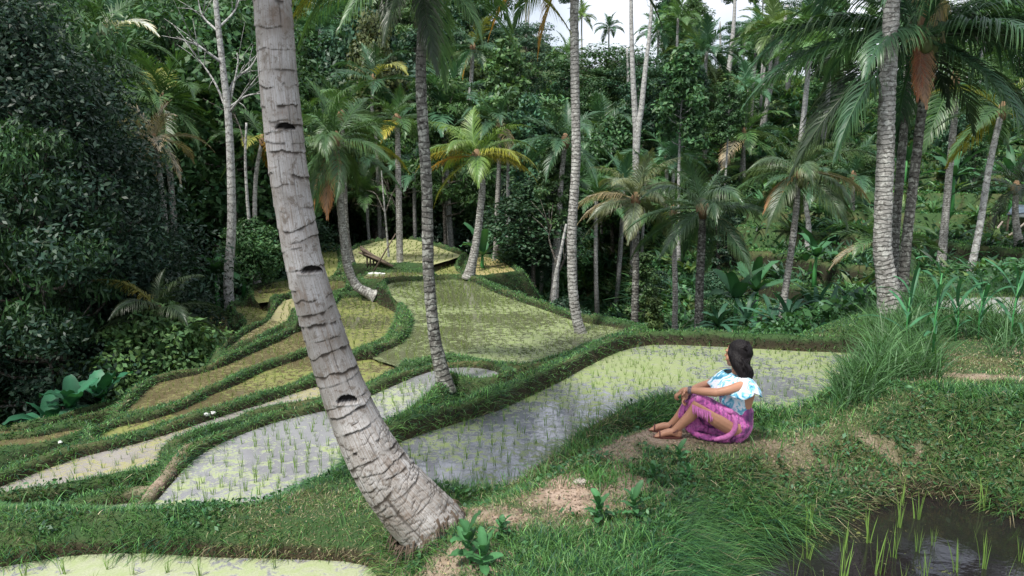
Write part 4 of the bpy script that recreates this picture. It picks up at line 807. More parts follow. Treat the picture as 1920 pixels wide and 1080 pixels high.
# ------------------------------------------------------------------ undergrowth on the slopes
def undergrowth():
    r = np.random.RandomState(6); N_ = 26000; Y = np.exp(r.uniform(math.log(8), math.log(75), N_)); X = Y*r.uniform(-.78, .78, N_)
    h, wd = lookup(X, Y); k = (wd > 1.5) & ((Y > 12.5) | (X < -6.)) & ((Y > 15) | (X > -6) | (r.rand(N_) < .25)) & ~((X > 3.6) & (Y < 14)); X, Y, h = X[k], Y[k], h[k]
    st = (X/Y > .26) & (Y > 21) & (Y < 44); k = ~st | (r.rand(len(X)) < .10+.6*(fbm(X*.3, Y*.3, 2) > .62)+.35*(Y > 35)); X, Y, h = X[k], Y[k], h[k]
    n = len(X); nb = 13; s_ = (.35+.5*r.rand(n))*(.6+Y/60); s_ = np.where(Y < 20, s_*.8, s_)
    X = np.repeat(X, nb)+r.normal(size=n*nb)*.12*np.repeat(s_, nb); Y_ = np.repeat(Y, nb)+r.normal(size=n*nb)*.12*np.repeat(s_, nb); Z = np.repeat(h, nb)
    cc = np.array([[.035,.10,.04],[.055,.13,.045],[.03,.08,.045],[.07,.115,.035],[.025,.06,.032]])[r.randint(0, 5, n)]*r.uniform(.6, 1.5, (n, 1)); col = np.repeat(cc, nb, 0)*r.uniform(.7, 1.4, (n*nb, 1))
    w = np.repeat(s_*r.uniform(.05, .13, n), nb); V, F4, F3, T = blades(X, Y_, Z-.05, np.repeat(s_, nb)*r.uniform(.5, 1.2, n*nb), w, r.uniform(.4, 1.6, n*nb), r.uniform(.4, 1.2, n*nb), col, r, 4)
    o = link('undergrowth', mesh_np('undergrowth', V, [F4, F3], tint=T), M['grass']); o['kind'] = 'stuff'
    # small leaves creeping over banks and slopes
    N_ = 260000; Y = np.exp(r.uniform(math.log(3.5), math.log(60), N_)); X = Y*r.uniform(-.78, .78, N_); h, wd = lookup(X, Y)
    e = .1; sl = np.hypot(lookup(X+e, Y)[0]-lookup(X-e, Y)[0], lookup(X, Y+e)[0]-lookup(X, Y-e)[0])/(2*e)
    k = ((wd > 1.6) & (Y > 10) & ~((X/Y > .24) & (Y > 20) & (Y < 44) & (r.rand(N_) < .86))) | ((wd > 0) & (wd < 1.2) & (sl > .8) & (Y < 7.5) & (X > 1.2) & (r.rand(N_) < .9)) | ((wd > .1) & (Y < 8) & (fbm(X*2.1, Y*2.1, 3) > .5) & (r.rand(N_) < .6)); k &= (bare(X, Y, h) < .25)
    X, Y, h = X[k], Y[k], h[k]; n = len(X); C = np.stack([X, Y, h+r.rand(n)*np.where(Y > 10, .5, .07)], -1)
    sz = np.where(Y < 10, .016+.010*r.rand(n), .05+.0035*Y*r.rand(n)); V, F, T = leaves(C, 1., r, .8, .55); 
    a = C.repeat(4, 0); V = a+(V-a)*np.repeat(sz, 4)[:, None]; T = T*np.array([.040,.11,.042])*np.repeat(r.uniform(.6, 1.5, n), 4)[:, None]
    o = link('ground_cover', mesh_np('ground_cover', V, F, tint=T), M['grass']); o['kind'] = 'stuff'
undergrowth()

def litter():
    r = np.random.RandomState(16); N_ = 90000; Y = np.exp(r.uniform(math.log(3.4), math.log(9), N_)); X = Y*r.uniform(-.72, .72, N_); h, wd = lookup(X, Y); b = bare(X, Y, h)
    k = (wd > .02) & (r.rand(N_) < np.clip(b*.5+.02, 0, .4)); X, Y, h = X[k], Y[k], h[k]; n = len(X); C = np.stack([X, Y, h+.004], -1); V, F, T = leaves(C, 1., r, 1.6, .35)
    a = C.repeat(4, 0); V = a+(V-a)*np.repeat(r.uniform(.004, .016, n), 4)[:, None]
    c = np.array([[.32,.26,.17],[.16,.11,.07],[.10,.07,.05],[.42,.36,.26],[.07,.13,.04]])[r.randint(0, 5, n)]; T = T*np.repeat(c, 4, 0)
    o = link('leaf_litter', mesh_np('leaf_litter', V, F, tint=T), M['grass']); o['kind'] = 'stuff'
    # crumbs of earth
    r = np.random.RandomState(17); N_ = 60000; Y = np.exp(r.uniform(math.log(3.6), math.log(8), N_)); X = Y*r.uniform(-.5, .72, N_); h, wd = lookup(X, Y); b = bare(X, Y, h); k = (wd > .02) & (b > .2) & (r.rand(N_) < .45)
    X, Y, h = X[k], Y[k], h[k]; n = len(X); s_ = r.uniform(.003, .013, n)*(1+1.2*(r.rand(n) < .05)); t4 = np.array([[1,0,0],[-.5,.87,0],[-.5,-.87,0],[.3,.2,1.1],[-.4,.1,.9]])
    V = np.stack([X, Y, h], -1)[:, None]+(t4[None]+r.normal(size=(n, 5, 3))*.25)*s_[:, None, None]; f = np.array([[0,1,3],[1,4,3],[1,2,4],[2,0,3],[2,3,4]]); F = (np.arange(n)[:, None, None]*5+f[None]).reshape(-1, 3)
    T = np.repeat(np.array([.27,.20,.15])*r.uniform(.4, 1.35, (n, 1)), 5, 0)
    o = link('earth_crumbs', mesh_np('earth_crumbs', V.reshape(-1, 3), F, tint=T), M['grass']); o['kind'] = 'stuff'
litter()
# ------------------------------------------------------------------ the sitting woman
def woman():
    g0 = hit(1368, 824); Y0 = g0[1]; base = np.array([g0[0], Y0, gz(g0[0], Y0)]); dz = 0.0
    def W(px, py, dy=0.): return vp(px, py, Y0+dy)-base
    root = empty('person', base, 0, 'woman with long dark hair in a tie-dyed top and pink sarong sitting on the bank', 'person')
    def cap(mb, pts, rad, ns=14):
        P = catmull(pts, 5) if len(pts) > 2 else np.array([np.array(pts[0])*(1-t)+np.array(pts[1])*t for t in np.linspace(0, 1, 7)])
        rr_ = np.interp(np.linspace(0, 1, len(P)), np.linspace(0, 1, len(rad)), rad)
        d0 = P[0]-P[1]; d0 /= np.linalg.norm(d0); d1 = P[-1]-P[-2]; d1 /= np.linalg.norm(d1); a = np.array([.95, .8, .5])
        P2 = np.vstack([[P[0]+d0*rr_[0]*q for q in a], P, [P[-1]+d1*rr_[-1]*q for q in a[::-1]]]); k = np.sqrt(1-a**2)
        r2 = np.concatenate([rr_[0]*k, rr_, rr_[-1]*k[::-1]]); v, f, uv = tube(P2, r2, ns); mb.add(v, f, (1, 1, 1), uv)
    def ell(mb, c, rad, rot=(0, 0, 0), n=3):
        bm = bmesh.new(); bmesh.ops.create_icosphere(bm, subdivisions=n, radius=1); from mathutils import Euler
        E = np.array(Euler(rot).to_matrix()); v = np.array([q.co[:] for q in bm.verts])*np.array(rad); f = np.array([[q.index for q in x.verts] for x in bm.faces]); bm.free()
        mb.add(v@E.T+np.array(c), f)
    def solid(name, mb, mat, vox=.006, it=4, parent=root):
        o = mb.build(name, mat, parent, True); m_ = o.modifiers.new('r', 'REMESH'); m_.mode = 'VOXEL'; m_.voxel_size = vox; m_.use_smooth_shade = True
        s_ = o.modifiers.new('s', 'SMOOTH'); s_.factor = .5; s_.iterations = it; return o
    skin = simple('skin', (.40,.20,.125), .5, .12, 20, .001)
    mt = MB()
    # trunk of the body
    cap(mt, [W(1374,797), W(1384,768), W(1387,742,.01), W(1384,720,.02)], [.135, .105, .115, .095])
    cap(mt, [W(1388,758), W(1392,740,.01), W(1390,722,.02)], [.09, .105, .08])
    cap(mt, [W(1397,719,-.12), W(1360,709,.17)], [.046, .045]); cap(mt, [W(1384,712,.03), W(1381,690,.03)], [.05, .043])
    # head turned to the valley, a little away from the viewer
    H = W(1383,665,.04); fa = R(148); fd = np.array([math.cos(fa), math.sin(fa), 0]); sd = np.array([-fd[1], fd[0], 0]); up = np.array([0, 0, 1])
    ell(mt, H+up*.02, (.092, .076, .105), (0, 0, fa)); ell(mt, H+fd*.035-up*.04, (.062, .055, .07), (0, 0, fa)); ell(mt, H+fd*.062-up*.088, (.026, .026, .022))
    cap(mt, [H+fd*.09+up*.012, H+fd*.108-up*.022], [.006, .010], 8); ell(mt, H+fd*.085+up*.03, (.02, .05, .012), (0, 0, fa)); ell(mt, H+fd*.096-up*.052, (.012, .024, .008), (0, 0, fa))
    for s_ in (-1, 1): ell(mt, H+sd*s_*.074-up*.005, (.018, .008, .03), (0, 0, fa)); ell(mt, H+fd*.065+sd*s_*.04-up*.03, (.024, .024, .026))
    # arms
    cap(mt, [W(1397,720,-.13), W(1368,731,-.17), W(1343,736,-.16)], [.044, .040, .034]); cap(mt, [W(1343,736,-.16), W(1318,734,-.10), W(1291,731,-.02)], [.038, .036, .024])
    cap(mt, [W(1358,710,.18), W(1340,716,.20), W(1322,721,.20)], [.046, .041, .034]); cap(mt, [W(1322,721,.20), W(1306,727,.15), W(1292,735,.07)], [.035, .033, .023])
    # hands: palms and five bent fingers each
    cap(mt, [W(1290,731,-.02), W(1283,732,0), W(1277,735,.02)], [.024, .027, .024]); cap(mt, [W(1291,736,.06), W(1285,741,.05), W(1281,745,.035)], [.023, .026, .023])
    for k in range(4):
        o_ = (k-1.5)*.017; L_ = (1, 1.12, 1.05, .85)[k]
        a = W(1275,736,.02)+np.array([-.004*k, o_, -.004*k]); mid = a+np.array([-.026*L_, .002, -.020*L_]); e = mid+np.array([-.002, .01, -.028*L_]); cap(mt, [a, mid], [.0095, .009], 8); cap(mt, [mid, e], [.009, .0078], 8); cap(mt, [e, e+np.array([.018, .004, -.012])*L_], [.0078, .0065], 8)
        a = W(1281,746,.035)+np.array([.006*k, o_*.9, -.002*k]); mid = a+np.array([-.016*L_, -.012, -.024*L_]); e = mid+np.array([.010, -.012, -.022*L_]); cap(mt, [a, mid], [.0092, .0088], 8); cap(mt, [mid, e], [.0088, .0075], 8); cap(mt, [e, e+np.array([.016, .0, -.006])*L_], [.0075, .0062], 8)
    a = W(1284,731,-.02); cap(mt, [a, a+np.array([-.012, -.03, -.022])], [.012, .011], 8); cap(mt, [a+np.array([-.012, -.03, -.022]), a+np.array([-.030, -.032, -.040])], [.011, .008], 8)
    a = W(1288,740,.04); cap(mt, [a, a+np.array([-.006, -.03, -.020])], [.012, .011], 8); cap(mt, [a+np.array([-.006, -.03, -.020]), a+np.array([-.022, -.030, -.036])], [.011, .008], 8)
    # legs, knees drawn up
    cap(mt, [W(1376,801,-.08), W(1343,782,-.10), W(1311,757,-.06)], [.088, .082, .056]); cap(mt, [W(1311,757,-.06), W(1295,779,-.02), W(1278,795,.02), W(1266,806,.04)], [.056, .052, .040, .032])
    cap(mt, [W(1374,797,.10), W(1335,772,.12), W(1297,750,.12)], [.086, .078, .054]); cap(mt, [W(1297,750,.12), W(1281,772,.15), W(1268,787,.18), W(1256,798,.20)], [.054, .050, .038, .031])
    def foot(x, y, dy, tx, ty, tdy):
        A = W(x, y, dy); T_ = W(tx, ty, tdy); A = A.copy(); T_ = T_.copy(); d = T_-A; d[2] = 0; L = np.linalg.norm(d); d /= L; n = np.array([-d[1], d[0], 0])
        gh = gz(base[0]+A[0], base[1]+A[1])-base[2]; gt_ = gz(base[0]+T_[0], base[1]+T_[1])-base[2]; gh = max(gh, gt_)
        heel = np.array([A[0], A[1], gh+.035])-d*.03; ball = heel+d*.155+up*-.005; cap(mt, [A, heel+up*.02], [.034, .034]); cap(mt, [heel, heel+d*.07+up*.018, ball], [.032, .034, .030])
        cap(mt, [ball-n*.018, ball+n*.018], [.024, .022]); tl = (1.15, 1., .92, .8, .68)
        for q in range(5): b_ = ball+n*(.030-.0145*q)*(1 if dy < .1 else 1)+d*.012-up*.008; cap(mt, [b_, b_+d*.036*tl[q]-up*.004], [.0125 if q == 0 else .0092, .0095 if q == 0 else .0075], 8)
        return heel, ball, d, n, A
    f1 = foot(1266,806,.04,1238,818,.05); f2 = foot(1256,798,.20,1232,806,.22)
    solid('body', mt, skin, .0055, 3)
    # sandals
    lea = simple('brown_leather', (.10,.035,.03), .45, .3, 30)
    for heel, ball, d, n, A in (f1, f2):
        mb = MB(); c0 = heel-d*.035-up*.034; out = []
        for t in np.linspace(0, 2*PI, 25)[:-1]:
            q = (1-math.cos(t))/2; wd_ = .034+.012*math.sin(q*PI*.9); out.append(c0+d*.265*q*.97+n*wd_*math.sin(t)*abs(math.sin(t))**-.35 if abs(math.sin(t)) > 1e-3 else c0+d*.265*q*.97)
        out = np.array(out); k = len(out); V_ = np.vstack([out, out+up*.014, [out.mean(0)], [out.mean(0)+up*.014]]); i_ = np.arange(k); j_ = (i_+1) % k
        mb.add(V_, np.stack([i_, j_, j_+k, i_+k], -1)); mb.add(V_, np.stack([j_, i_, np.full(k, 2*k)], -1)); mb.add(V_, np.stack([i_+k, j_+k, np.full(k, 2*k+1)], -1))
        sd_ = mb.build('sandal', lea, root)
        for (c, ax, rr_, tag) in ((ball+d*.012, d, .037, 'toe_strap'), (A-up*.0, (A-heel-up*.0), .039, 'ankle_strap')):
            ax = ax/np.linalg.norm(ax); u_ = np.cross(ax, n); u_ /= np.linalg.norm(u_); P = np.array([c+(n*math.cos(t)*1.1+u_*math.sin(t)*(.8 if tag == 'toe_strap' else 1))*rr_ for t in np.linspace(0, 2*PI, 21)])
            v, f, uv = tube(P, .0065, 6, False); mb = MB(); mb.add(v, f, (1, 1, 1), uv); mb.build(tag, lea, sd_, True)
    # bracelets
    mb = MB(); a, b_ = W(1300,732,-.04), W(1289,731,-.02); ax = (b_-a)/np.linalg.norm(b_-a); u_ = np.cross(ax, up); u_ /= np.linalg.norm(u_); w_ = np.cross(ax, u_)
    for q in range(3):
        c = a+(b_-a)*(.35+.22*q); v, f, uv = tube(np.array([c+(u_*math.cos(t)+w_*math.sin(t))*.031 for t in np.linspace(0, 2*PI, 17)]), .0045, 6, False); mb.add(v, f, (1, 1, 1), uv)
    mb.build('bracelet', simple('bead_grey', (.16,.14,.17), .3, .6, 90), root, True)
    # tie-dyed top
    m, t, b, o = mat_new('tie_dye_cotton'); tcn = nd(t, 'ShaderNodeTexCoord'); oc = tcn.outputs['Object']
    c = ramp(t, noise(t, 13, 3, oc, 1.2), [(.34, (.04,.20,.36)), (.44, (.14,.42,.55)), (.52, (.55,.66,.74)), (.62, (.74,.72,.78)), (.72, (.46,.34,.55))]); t.links.new(c, b.inputs['Base Color']); b.inputs['Roughness'].default_value = .85
    bump(t, b, noise(t, 30, 3, oc), .6, .008)
    mb = MB(); cap(mb, [W(1378,722,.03), W(1376,745,.01), W(1381,772,-.0)], [.112, .128, .118], 18); cap(mb, [W(1366,742,-.03), W(1362,752,-.05)], [.035, .028]); cap(mb, [W(1360,745,-.06), W(1355,758,-.07), W(1352,772,-.08)], [.022, .02, .008], 8); cap(mb, [W(1364,745,-.06), W(1364,758,-.08), W(1361,770,-.09)], [.02, .018, .008], 8)
    solid('top', mb, m, .007, 3)
    # shoulder flounce
    sl_ = W(1360,709,.17)-W(1397,719,-.12); sl_[2] = 0; sl_ /= np.linalg.norm(sl_); fr_ = np.array([-sl_[1], sl_[0], 0.]); 
    if fr_[0] > 0: fr_ = -fr_
    n_, K = 96, 9; th = np.linspace(0, 2*PI, n_+1)[:-1]; V_ = []
    c0 = W(1380,701,.025); c1 = W(1378,727,.02)
    for k in range(K):
        q = k/(K-1); a_ = .155+.125*q**.6; b2 = .075+.112*q**.7; wv = 1+.05*q*np.sin(th*9+.5)+.03*q*np.sin(th*17)
        c_ = c0*(1-q)+c1*q; dip = -.025*np.abs(np.sin(th))*q-.022*q*np.sin(th*5+1)
        V_.append(c_[None]+(np.cos(th)*a_*wv)[:, None]*sl_+(np.sin(th)*b2*wv)[:, None]*fr_+(dip)[:, None]*up)
    V_ = np.concatenate(V_); i_ = np.arange(K-1)[:, None]*n_; j_ = np.arange(n_)[None, :]; F_ = np.stack([i_+j_, i_+(j_+1) % n_, i_+n_+(j_+1) % n_, i_+n_+j_], -1).reshape(-1, 4)
    mb = MB(); mb.add(V_, F_); o_ = mb.build('shoulder_ruffle', m, root, True); s_ = o_.modifiers.new('t', 'SOLIDIFY'); s_.thickness = .006
    # sarong
    m2, t, b, o = mat_new('pink_sarong'); tcn = nd(t, 'ShaderNodeTexCoord'); oc = tcn.outputs['Object']
    wv = nd(t, 'ShaderNodeTexWave'); wv.inputs['Scale'].default_value = 9; wv.inputs['Distortion'].default_value = 4; wv.inputs['Detail'].default_value = 3; t.links.new(oc, wv.inputs['Vector'])
    c = ramp(t, noise(t, 6, 4, oc, 1.6), [(.38, (.08,.012,.09)), (.44, (.27,.05,.21)), (.49, (.52,.10,.36)), (.60, (.52,.13,.38)), (.70, (.66,.28,.54))])
    c = mixc(t, mrange(t, noise(t, 55, 3, oc), .5, .62, 0, .6), c, (.22,.05,.22)); t.links.new(c, b.inputs['Base Color']); b.inputs['Roughness'].default_value = .7; b.inputs['Sheen Weight'].default_value = .15
    bump(t, b, mathn(t, 'ADD', noise(t, 18, 4, oc, 1.5), mathn(t, 'MULTIPLY', wv.outputs['Fac'], .6)), .9, .014)
    mb = MB(); cap(mb, [W(1386,776,0), W(1381,789,0), W(1374,801,.0)], [.125, .150, .155], 20); cap(mb, [W(1384,812,.02), W(1372,815,.06)], [.06, .06])
    cap(mb, [W(1372,786,-.08), W(1345,770,-.095), W(1313,749,-.065)], [.085, .073, .055]); cap(mb, [W(1372,792,.10), W(1335,770,.12), W(1298,748,.12)], [.10, .094, .066])
    cap(mb, [W(1330,757,.03), W(1304,748,.04)], [.06, .05]); cap(mb, [W(1300,748,.10), W(1288,766,.11), W(1280,778,.13)], [.064, .06, .045]); cap(mb, [W(1306,750,-.02), W(1296,758,.03), W(1290,768,.06)], [.05, .04, .03])
    sh = [(1302,770),(1290,786),(1284,804),(1296,813),(1314,821),(1340,826),(1372,826),(1396,806),(1398,786),(1370,778),(1335,768)]
    pv = np.array([W(a, b_, .06+.02*math.sin(k*2.1)) for k, (a, b_) in enumerate(sh)]); k = len(pv); cc = pv.mean(0); th_ = np.array([0, .022, 0]); V_ = np.vstack([pv-th_, pv+th_, [cc-th_], [cc+th_]]); i_ = np.arange(k); j_ = (i_+1) % k
    mb.add(V_, np.stack([i_, j_, j_+k, i_+k], -1)); mb.add(V_, np.stack([j_, i_, np.full(k, 2*k)], -1)); mb.add(V_, np.stack([i_+k, j_+k, np.full(k, 2*k+1)], -1))
    cap(mb, [W(1292,806,.05), W(1312,817,.0), W(1340,822,-.06), W(1362,822,-.08)], [.022, .028, .034, .04])
    solid('sarong', mb, m2, .007, 3)
    m3 = simple('pale_pink_cloth', (.50,.15,.37), .75, .5, 40, .008)
    mb = MB(); cap(mb, [W(1366,770,-.13), W(1377,785,-.17), W(1378,802,-.17), W(1366,817,-.14), W(1342,824,-.10)], [.010, .016, .024, .028, .018], 10); cap(mb, [W(1358,768,-.13), W(1370,772,-.15)], [.022, .026], 10); cap(mb, [W(1364,768,-.14), W(1356,778,-.15)], [.016, .01], 8)
    solid('sarong_fold', mb, m3, .006, 2)
    mb = MB(); r = random.Random(3)
    for q in range(24):
        u = q/23; a = W(1299+u*56, 764+u*18+3*math.sin(u*PI), -.112-.055*math.sin(u*PI)); L_ = .05+.02*r.random(); p = a+np.array([r.uniform(-.008, .008), -.004, -L_]); cap(mb, [a+np.array([0, .012, .02]), (a+p)/2+np.array([r.uniform(-.004, .004), -.004, 0]), p], [.0052, .0048, .002], 6)
    mb.build('fringe', m3, root, True)
    # hair
    m4, t, b, o = mat_new('dark_hair'); tcn = nd(t, 'ShaderNodeTexCoord'); mp = nd(t, 'ShaderNodeMapping'); mp.inputs['Scale'].default_value = (90, 90, 6); t.links.new(tcn.outputs['Object'], mp.inputs[0]); n_ = noise(t, 1, 3, mp.outputs[0])
    sp = t.nodes.new('ShaderNodeSeparateXYZ'); t.links.new(tcn.outputs['Object'], sp.inputs[0])
    c = mixc(t, n_, (.003,.0025,.004), (.010,.007,.007)); c = mixc(t, mrange(t, sp.outputs[2], .62, .42, 0, .6), c, (.035,.016,.010)); t.links.new(c, b.inputs['Base Color']); b.inputs['Roughness'].default_value = .55; b.inputs['Specular IOR Level'].default_value = .2; bump(t, b, n_, 1., .01)
    mb = MB(); ell(mb, H-fd*.022+up*.032, (.108, .092, .108), (0, 0, fa)); cap(mb, [H-fd*.03+up*.02, W(1392,682,-.0), W(1399,700,-.03), W(1405,713,-.05)], [.094, .070, .050, .018], 16); cap(mb, [H-sd*.04*-1+up*.0, W(1385,684,-.05), W(1394,702,-.09), W(1398,712,-.10)], [.07, .060, .045, .02], 14)
    cap(mb, [H+fd*.04+up*.075, H+fd*.045+sd*.07+up*.02, H+sd*.085-up*.04, H+sd*.07-fd*.02-up*.10], [.03, .024, .028, .03], 10); cap(mb, [H+fd*.04+up*.075, H+fd*.045-sd*.07+up*.02, H-sd*.085-up*.04], [.03, .024, .02], 10)
    for q in range(70):
        a0 = r.uniform(-1, 1); s0 = W(1388+6*r.random(), 672+10*r.random(), -.02+.08*a0); e0 = W(1398+r.uniform(-8, 11), 708+r.uniform(-4, 14), -.05+.06*a0); m0 = (s0+e0)/2+np.array([.03+.02*r.random(), -.02, 0]); cap(mb, [s0, m0, e0], [.014, .011, .002], 6)
    solid('hair', mb, m4, .006, 2)
    mb = MB()
    for q in range(260):
        a0 = r.uniform(-1, 1); b0 = r.uniform(0, 1); s0 = H+up*(.13-.05*abs(a0))-fd*(.02+.07*b0)+sd*(.085*a0); m0 = W(1391+7*b0, 684, -.01+.09*a0)+np.array([.012*b0, -.03*(1-b0), 0]); e0 = W(1401+r.uniform(-13, 9), 710+r.uniform(-12, 12), -.05+.08*a0)
        cap(mb, [s0, (s0+m0)/2+(-fd*.03+sd*.02*a0), m0, e0], [.003, .0042, .0036, .0012], 5)
    mb.build('hair_strand', m4, root, True)
woman()
# ------------------------------------------------------------------ broad leaved plants and small things
def bladeleaf(L, W, e0, droop, seed, fold=.25, n=12, wave=.03, tip=.5):
    r = np.random.RandomState(seed); t = np.linspace(0, 1, n); e = R(e0)-R(droop)*t**1.4
    P = np.zeros((n, 3)); P[1:, 0] = np.cumsum(np.cos(e[:-1]))*L/(n-1); P[1:, 2] = np.cumsum(np.sin(e[:-1]))*L/(n-1)
    wd = W*np.sin(np.clip(t*.93+.05, 0, 1)*PI)**tip; U = np.stack([-np.sin(e), 0*e, np.cos(e)], -1); wv = wave*r.normal(size=n)*W*4
    A = P.copy(); A[:, 1] -= wd; A += U*(fold*wd+wv)[:, None]; B = P.copy(); B[:, 1] += wd; B += U*(fold*wd-wv)[:, None]
    V = np.concatenate([A, P, B]); F = []
    for k in range(n-1): F += [[k, k+1, n+k+1, n+k], [n+k, n+k+1, 2*n+k+1, 2*n+k]]
    T = np.ones((3*n, 3))*r.uniform(.7, 1.1); T[n:2*n] *= 1.35; return V, np.array(F), T
def rotz(V, a, tilt=0):
    c, s = math.cos(a), math.sin(a); return np.stack([V[:, 0]*c-V[:, 1]*s, V[:, 0]*s+V[:, 1]*c, V[:, 2]], -1)
def leafy(kind, label, cat, pos, L, W, n, e=(80, 20), stem=0., col=(.03, .10, .04), seed=0, group=None, droop=(30, 90), tip=.5, stemr=.03, spiral=0.):
    r = random.Random(seed); z = gz(pos[0], pos[1]); root = empty(kind, (pos[0], pos[1], z-.02), r.uniform(0, 6), label, cat, group)
    if stem > 0:
        mb = MB(); v, f, uv = tube([(0, 0, -.05), (.02, 0, stem*.5), (0, .02, stem)], [stemr*1.3, stemr, stemr*.6], 8); mb.add(v, f, (1.2, 1.5, 1.), uv); mb.build('stem', M['leaf'], root, True, color=tuple(min(1, x*1.3) for x in col))
    for k in range(n):
        u = (k+.5)/n; ee = e[0]+(e[1]-e[0])*u; V, F, T = bladeleaf(L*r.uniform(.6, 1.15), W*r.uniform(.8, 1.15), ee, r.uniform(*droop), seed*50+k, tip=tip); mb = MB(); mb.add(V, F, T)
        g = r.uniform(.75, 1.3); zz = stem*(1-spiral*u)
        mb.build('leaf', M['leaf'], root, True, loc=(0, 0, zz), rot=(R(r.uniform(-12, 12)), 0, k*2.4+r.uniform(-.3, .3)), color=tuple(x*g for x in col))
    return root
BG = 'banana plants at the forest edges'
for k, (px, py, L, lab) in enumerate([(48,792,.72,'banana plant with upright leaves at the dark left edge of the lowest strip'),(100,786,.55,'smaller banana plant second from the left edge'),(160,772,.6,'banana plant right of the two at the left edge')]):
    p = hit(px, py); leafy('banana_plant', lab, 'banana plant', p+np.array([0, .5, 0]), L, .13, 7, (86, 25), .25, (.018,.085,.042), 300+k, BG)
for k, (px, py, Y, L, lab) in enumerate([(905,478,27,1.5,'pale banana plant behind the yellow green palm'),(405,512,23,1.1,'banana plant left of the white branching tree foot'),(455,500,23.5,.9,'banana plant between the two pale stems at the left'),(1418,545,20,1.2,'banana plant in the ravine left of the palm with seed cluster'),(1530,480,25,1.3,'bright banana plant on the stepped slope'),(1700,300,36,1.9,'banana plant high between the right trunks'),(1790,330,30,1.6,'banana plant on the right slope under the long fronds'),(1900,330,28,1.5,'banana plant above the hut'),(1380,560,18,1.,'low banana plant at the left of the ravine plants')]):
    p = vp(px, py, Y); leafy('banana_plant', lab, 'banana plant', p, L, .16, 8, (84, 12), max(.3, p[2]-gz(p[0], p[1])), (.035,.11,.045), 320+k, BG, stemr=.07)
for k, (px, py, Y, L) in enumerate([(1480,600,14.6,.8),(1530,588,15,.85),(1575,598,14.5,.9),(1450,612,14.8,.7),(1600,585,15,.8),(1555,618,14,.7),(1345,610,16,.7),(1400,600,16.5,.8)]):
    p = vp(px, py, Y); leafy('strap_leaved_plant', ['dark strap leaved plant behind the pond bund, beside the palm foot','second strap leaved plant right of the seed cluster palm foot','widest strap leaved plant left of the tall grass','low strap leaved plant just left of the seed cluster palm foot','strap leaved plant at the edge of the tall grass','lowest strap leaved plant behind the bund','strap leaved plant near the dense ravine palm','strap leaved plant in the middle of the ravine edge'][k], 'plant', p, L, .06, 16, (85, 0), max(.25, p[2]-gz(p[0], p[1])), (.03,.085,.05), 350+k, 'strap leaved plants behind the pond bund', (20, 100), .35, .03)
for k, (px, py, s_, lab) in enumerate([(1272,872,.13,'pale green broad leaved weed below the sitting woman'),(1122,985,.16,'taller leafy weed beside the bare soil in the foreground'),(1188,975,.15,'leafy weed right of the taller one in the foreground'),(878,1062,.20,'broad pale leaved weed at the foot of the leaning palm'),(905,1075,.16,'second broad leaved weed at the bottom edge'),(1225,905,.12,'small weed with narrow leaves below the feet of the woman'),(1290,905,.11,'small weed low on the bank right of centre'),(940,1010,.11,'dark leaved weed on the bank edge in front')]):
    p = hit(px, py); leafy('leafy_weed', lab, 'weed', p, s_*.85, s_*.17, 11, (75, 10), s_*1.1, (.04,.12,.045), 370+k, 'broad leaved weeds in the foreground grass', (20, 70), .6, .006, .7)
for k, (px, py, H_, lab) in enumerate([(1748,690,1.25,'tallest cane plant with long pointed leaves in the tall grass'),(1835,640,.8,'cane plant right of the tallest one'),(1895,650,.95,'cane plant near the right edge, leaf tip bent over'),(1700,650,.75,'cane plant left of the tallest one, below the thickest palm'),(1790,640,.7,'short cane plant between the tallest and the right ones')]):
    p = hit(px, py); leafy('cane_plant', lab, 'cane plant', p, .62, .022, 9, (82, 40), H_*.85, (.035,.12,.055), 390+k, 'cane plants in the tall grass', (40, 120), .4, .010, .75)
# rocks
def rock(label, px, py, s_, col, seed, z=0, group=None):
    p = hit(px, py); r = np.random.RandomState(seed); bm = bmesh.new(); bmesh.ops.create_icosphere(bm, subdivisions=4, radius=1)
    for v in bm.verts:
        c = np.array(v.co); q = 1+.35*(fbm(np.array([c[0]*1.5+seed]), np.array([c[1]*1.5+c[2]]), 4)[0]-.5)*2; v.co = Vector(c*q*np.array(s_))
    me = bpy.data.meshes.new('rock'); bm.to_mesh(me); bm.free()
    for f in me.polygons: f.use_smooth = True
    o = link('rock', me, simple('stone_'+str(seed), col, .85, .35, 9, .02), None, (p[0], p[1], p[2]+z)); setp(o, label, 'rock', group)
rock('pale yellowish boulder at the right end of the pond', 1572, 708, (.30, .2, .11), (.36,.33,.20), 1, .02)
rock('dark wet stone behind the pale boulder', 1535, 682, (.24, .12, .05), (.05,.045,.05), 2)
for k, (px, py, s_, c, lab) in enumerate([(385,777,.06,(.6,.6,.6),'white stone in the narrow paddy left of the large trunk'),(398,774,.05,(.5,.5,.5),'grey white stone touching the white stone'),(112,829,.04,(.7,.7,.68),'small white stone on the grass at the far left'),(1728,693,.035,(.7,.7,.7),'small white stone in the grass on the right'),(1150,968,.05,(.35,.3,.27),'low stone in the bare soil of the bank'),(1090,905,.07,(.3,.26,.23),'stone half sunk in the path')]): rock(lab, px, py, (s_, s_*.7, s_*.5), c, 10+k)
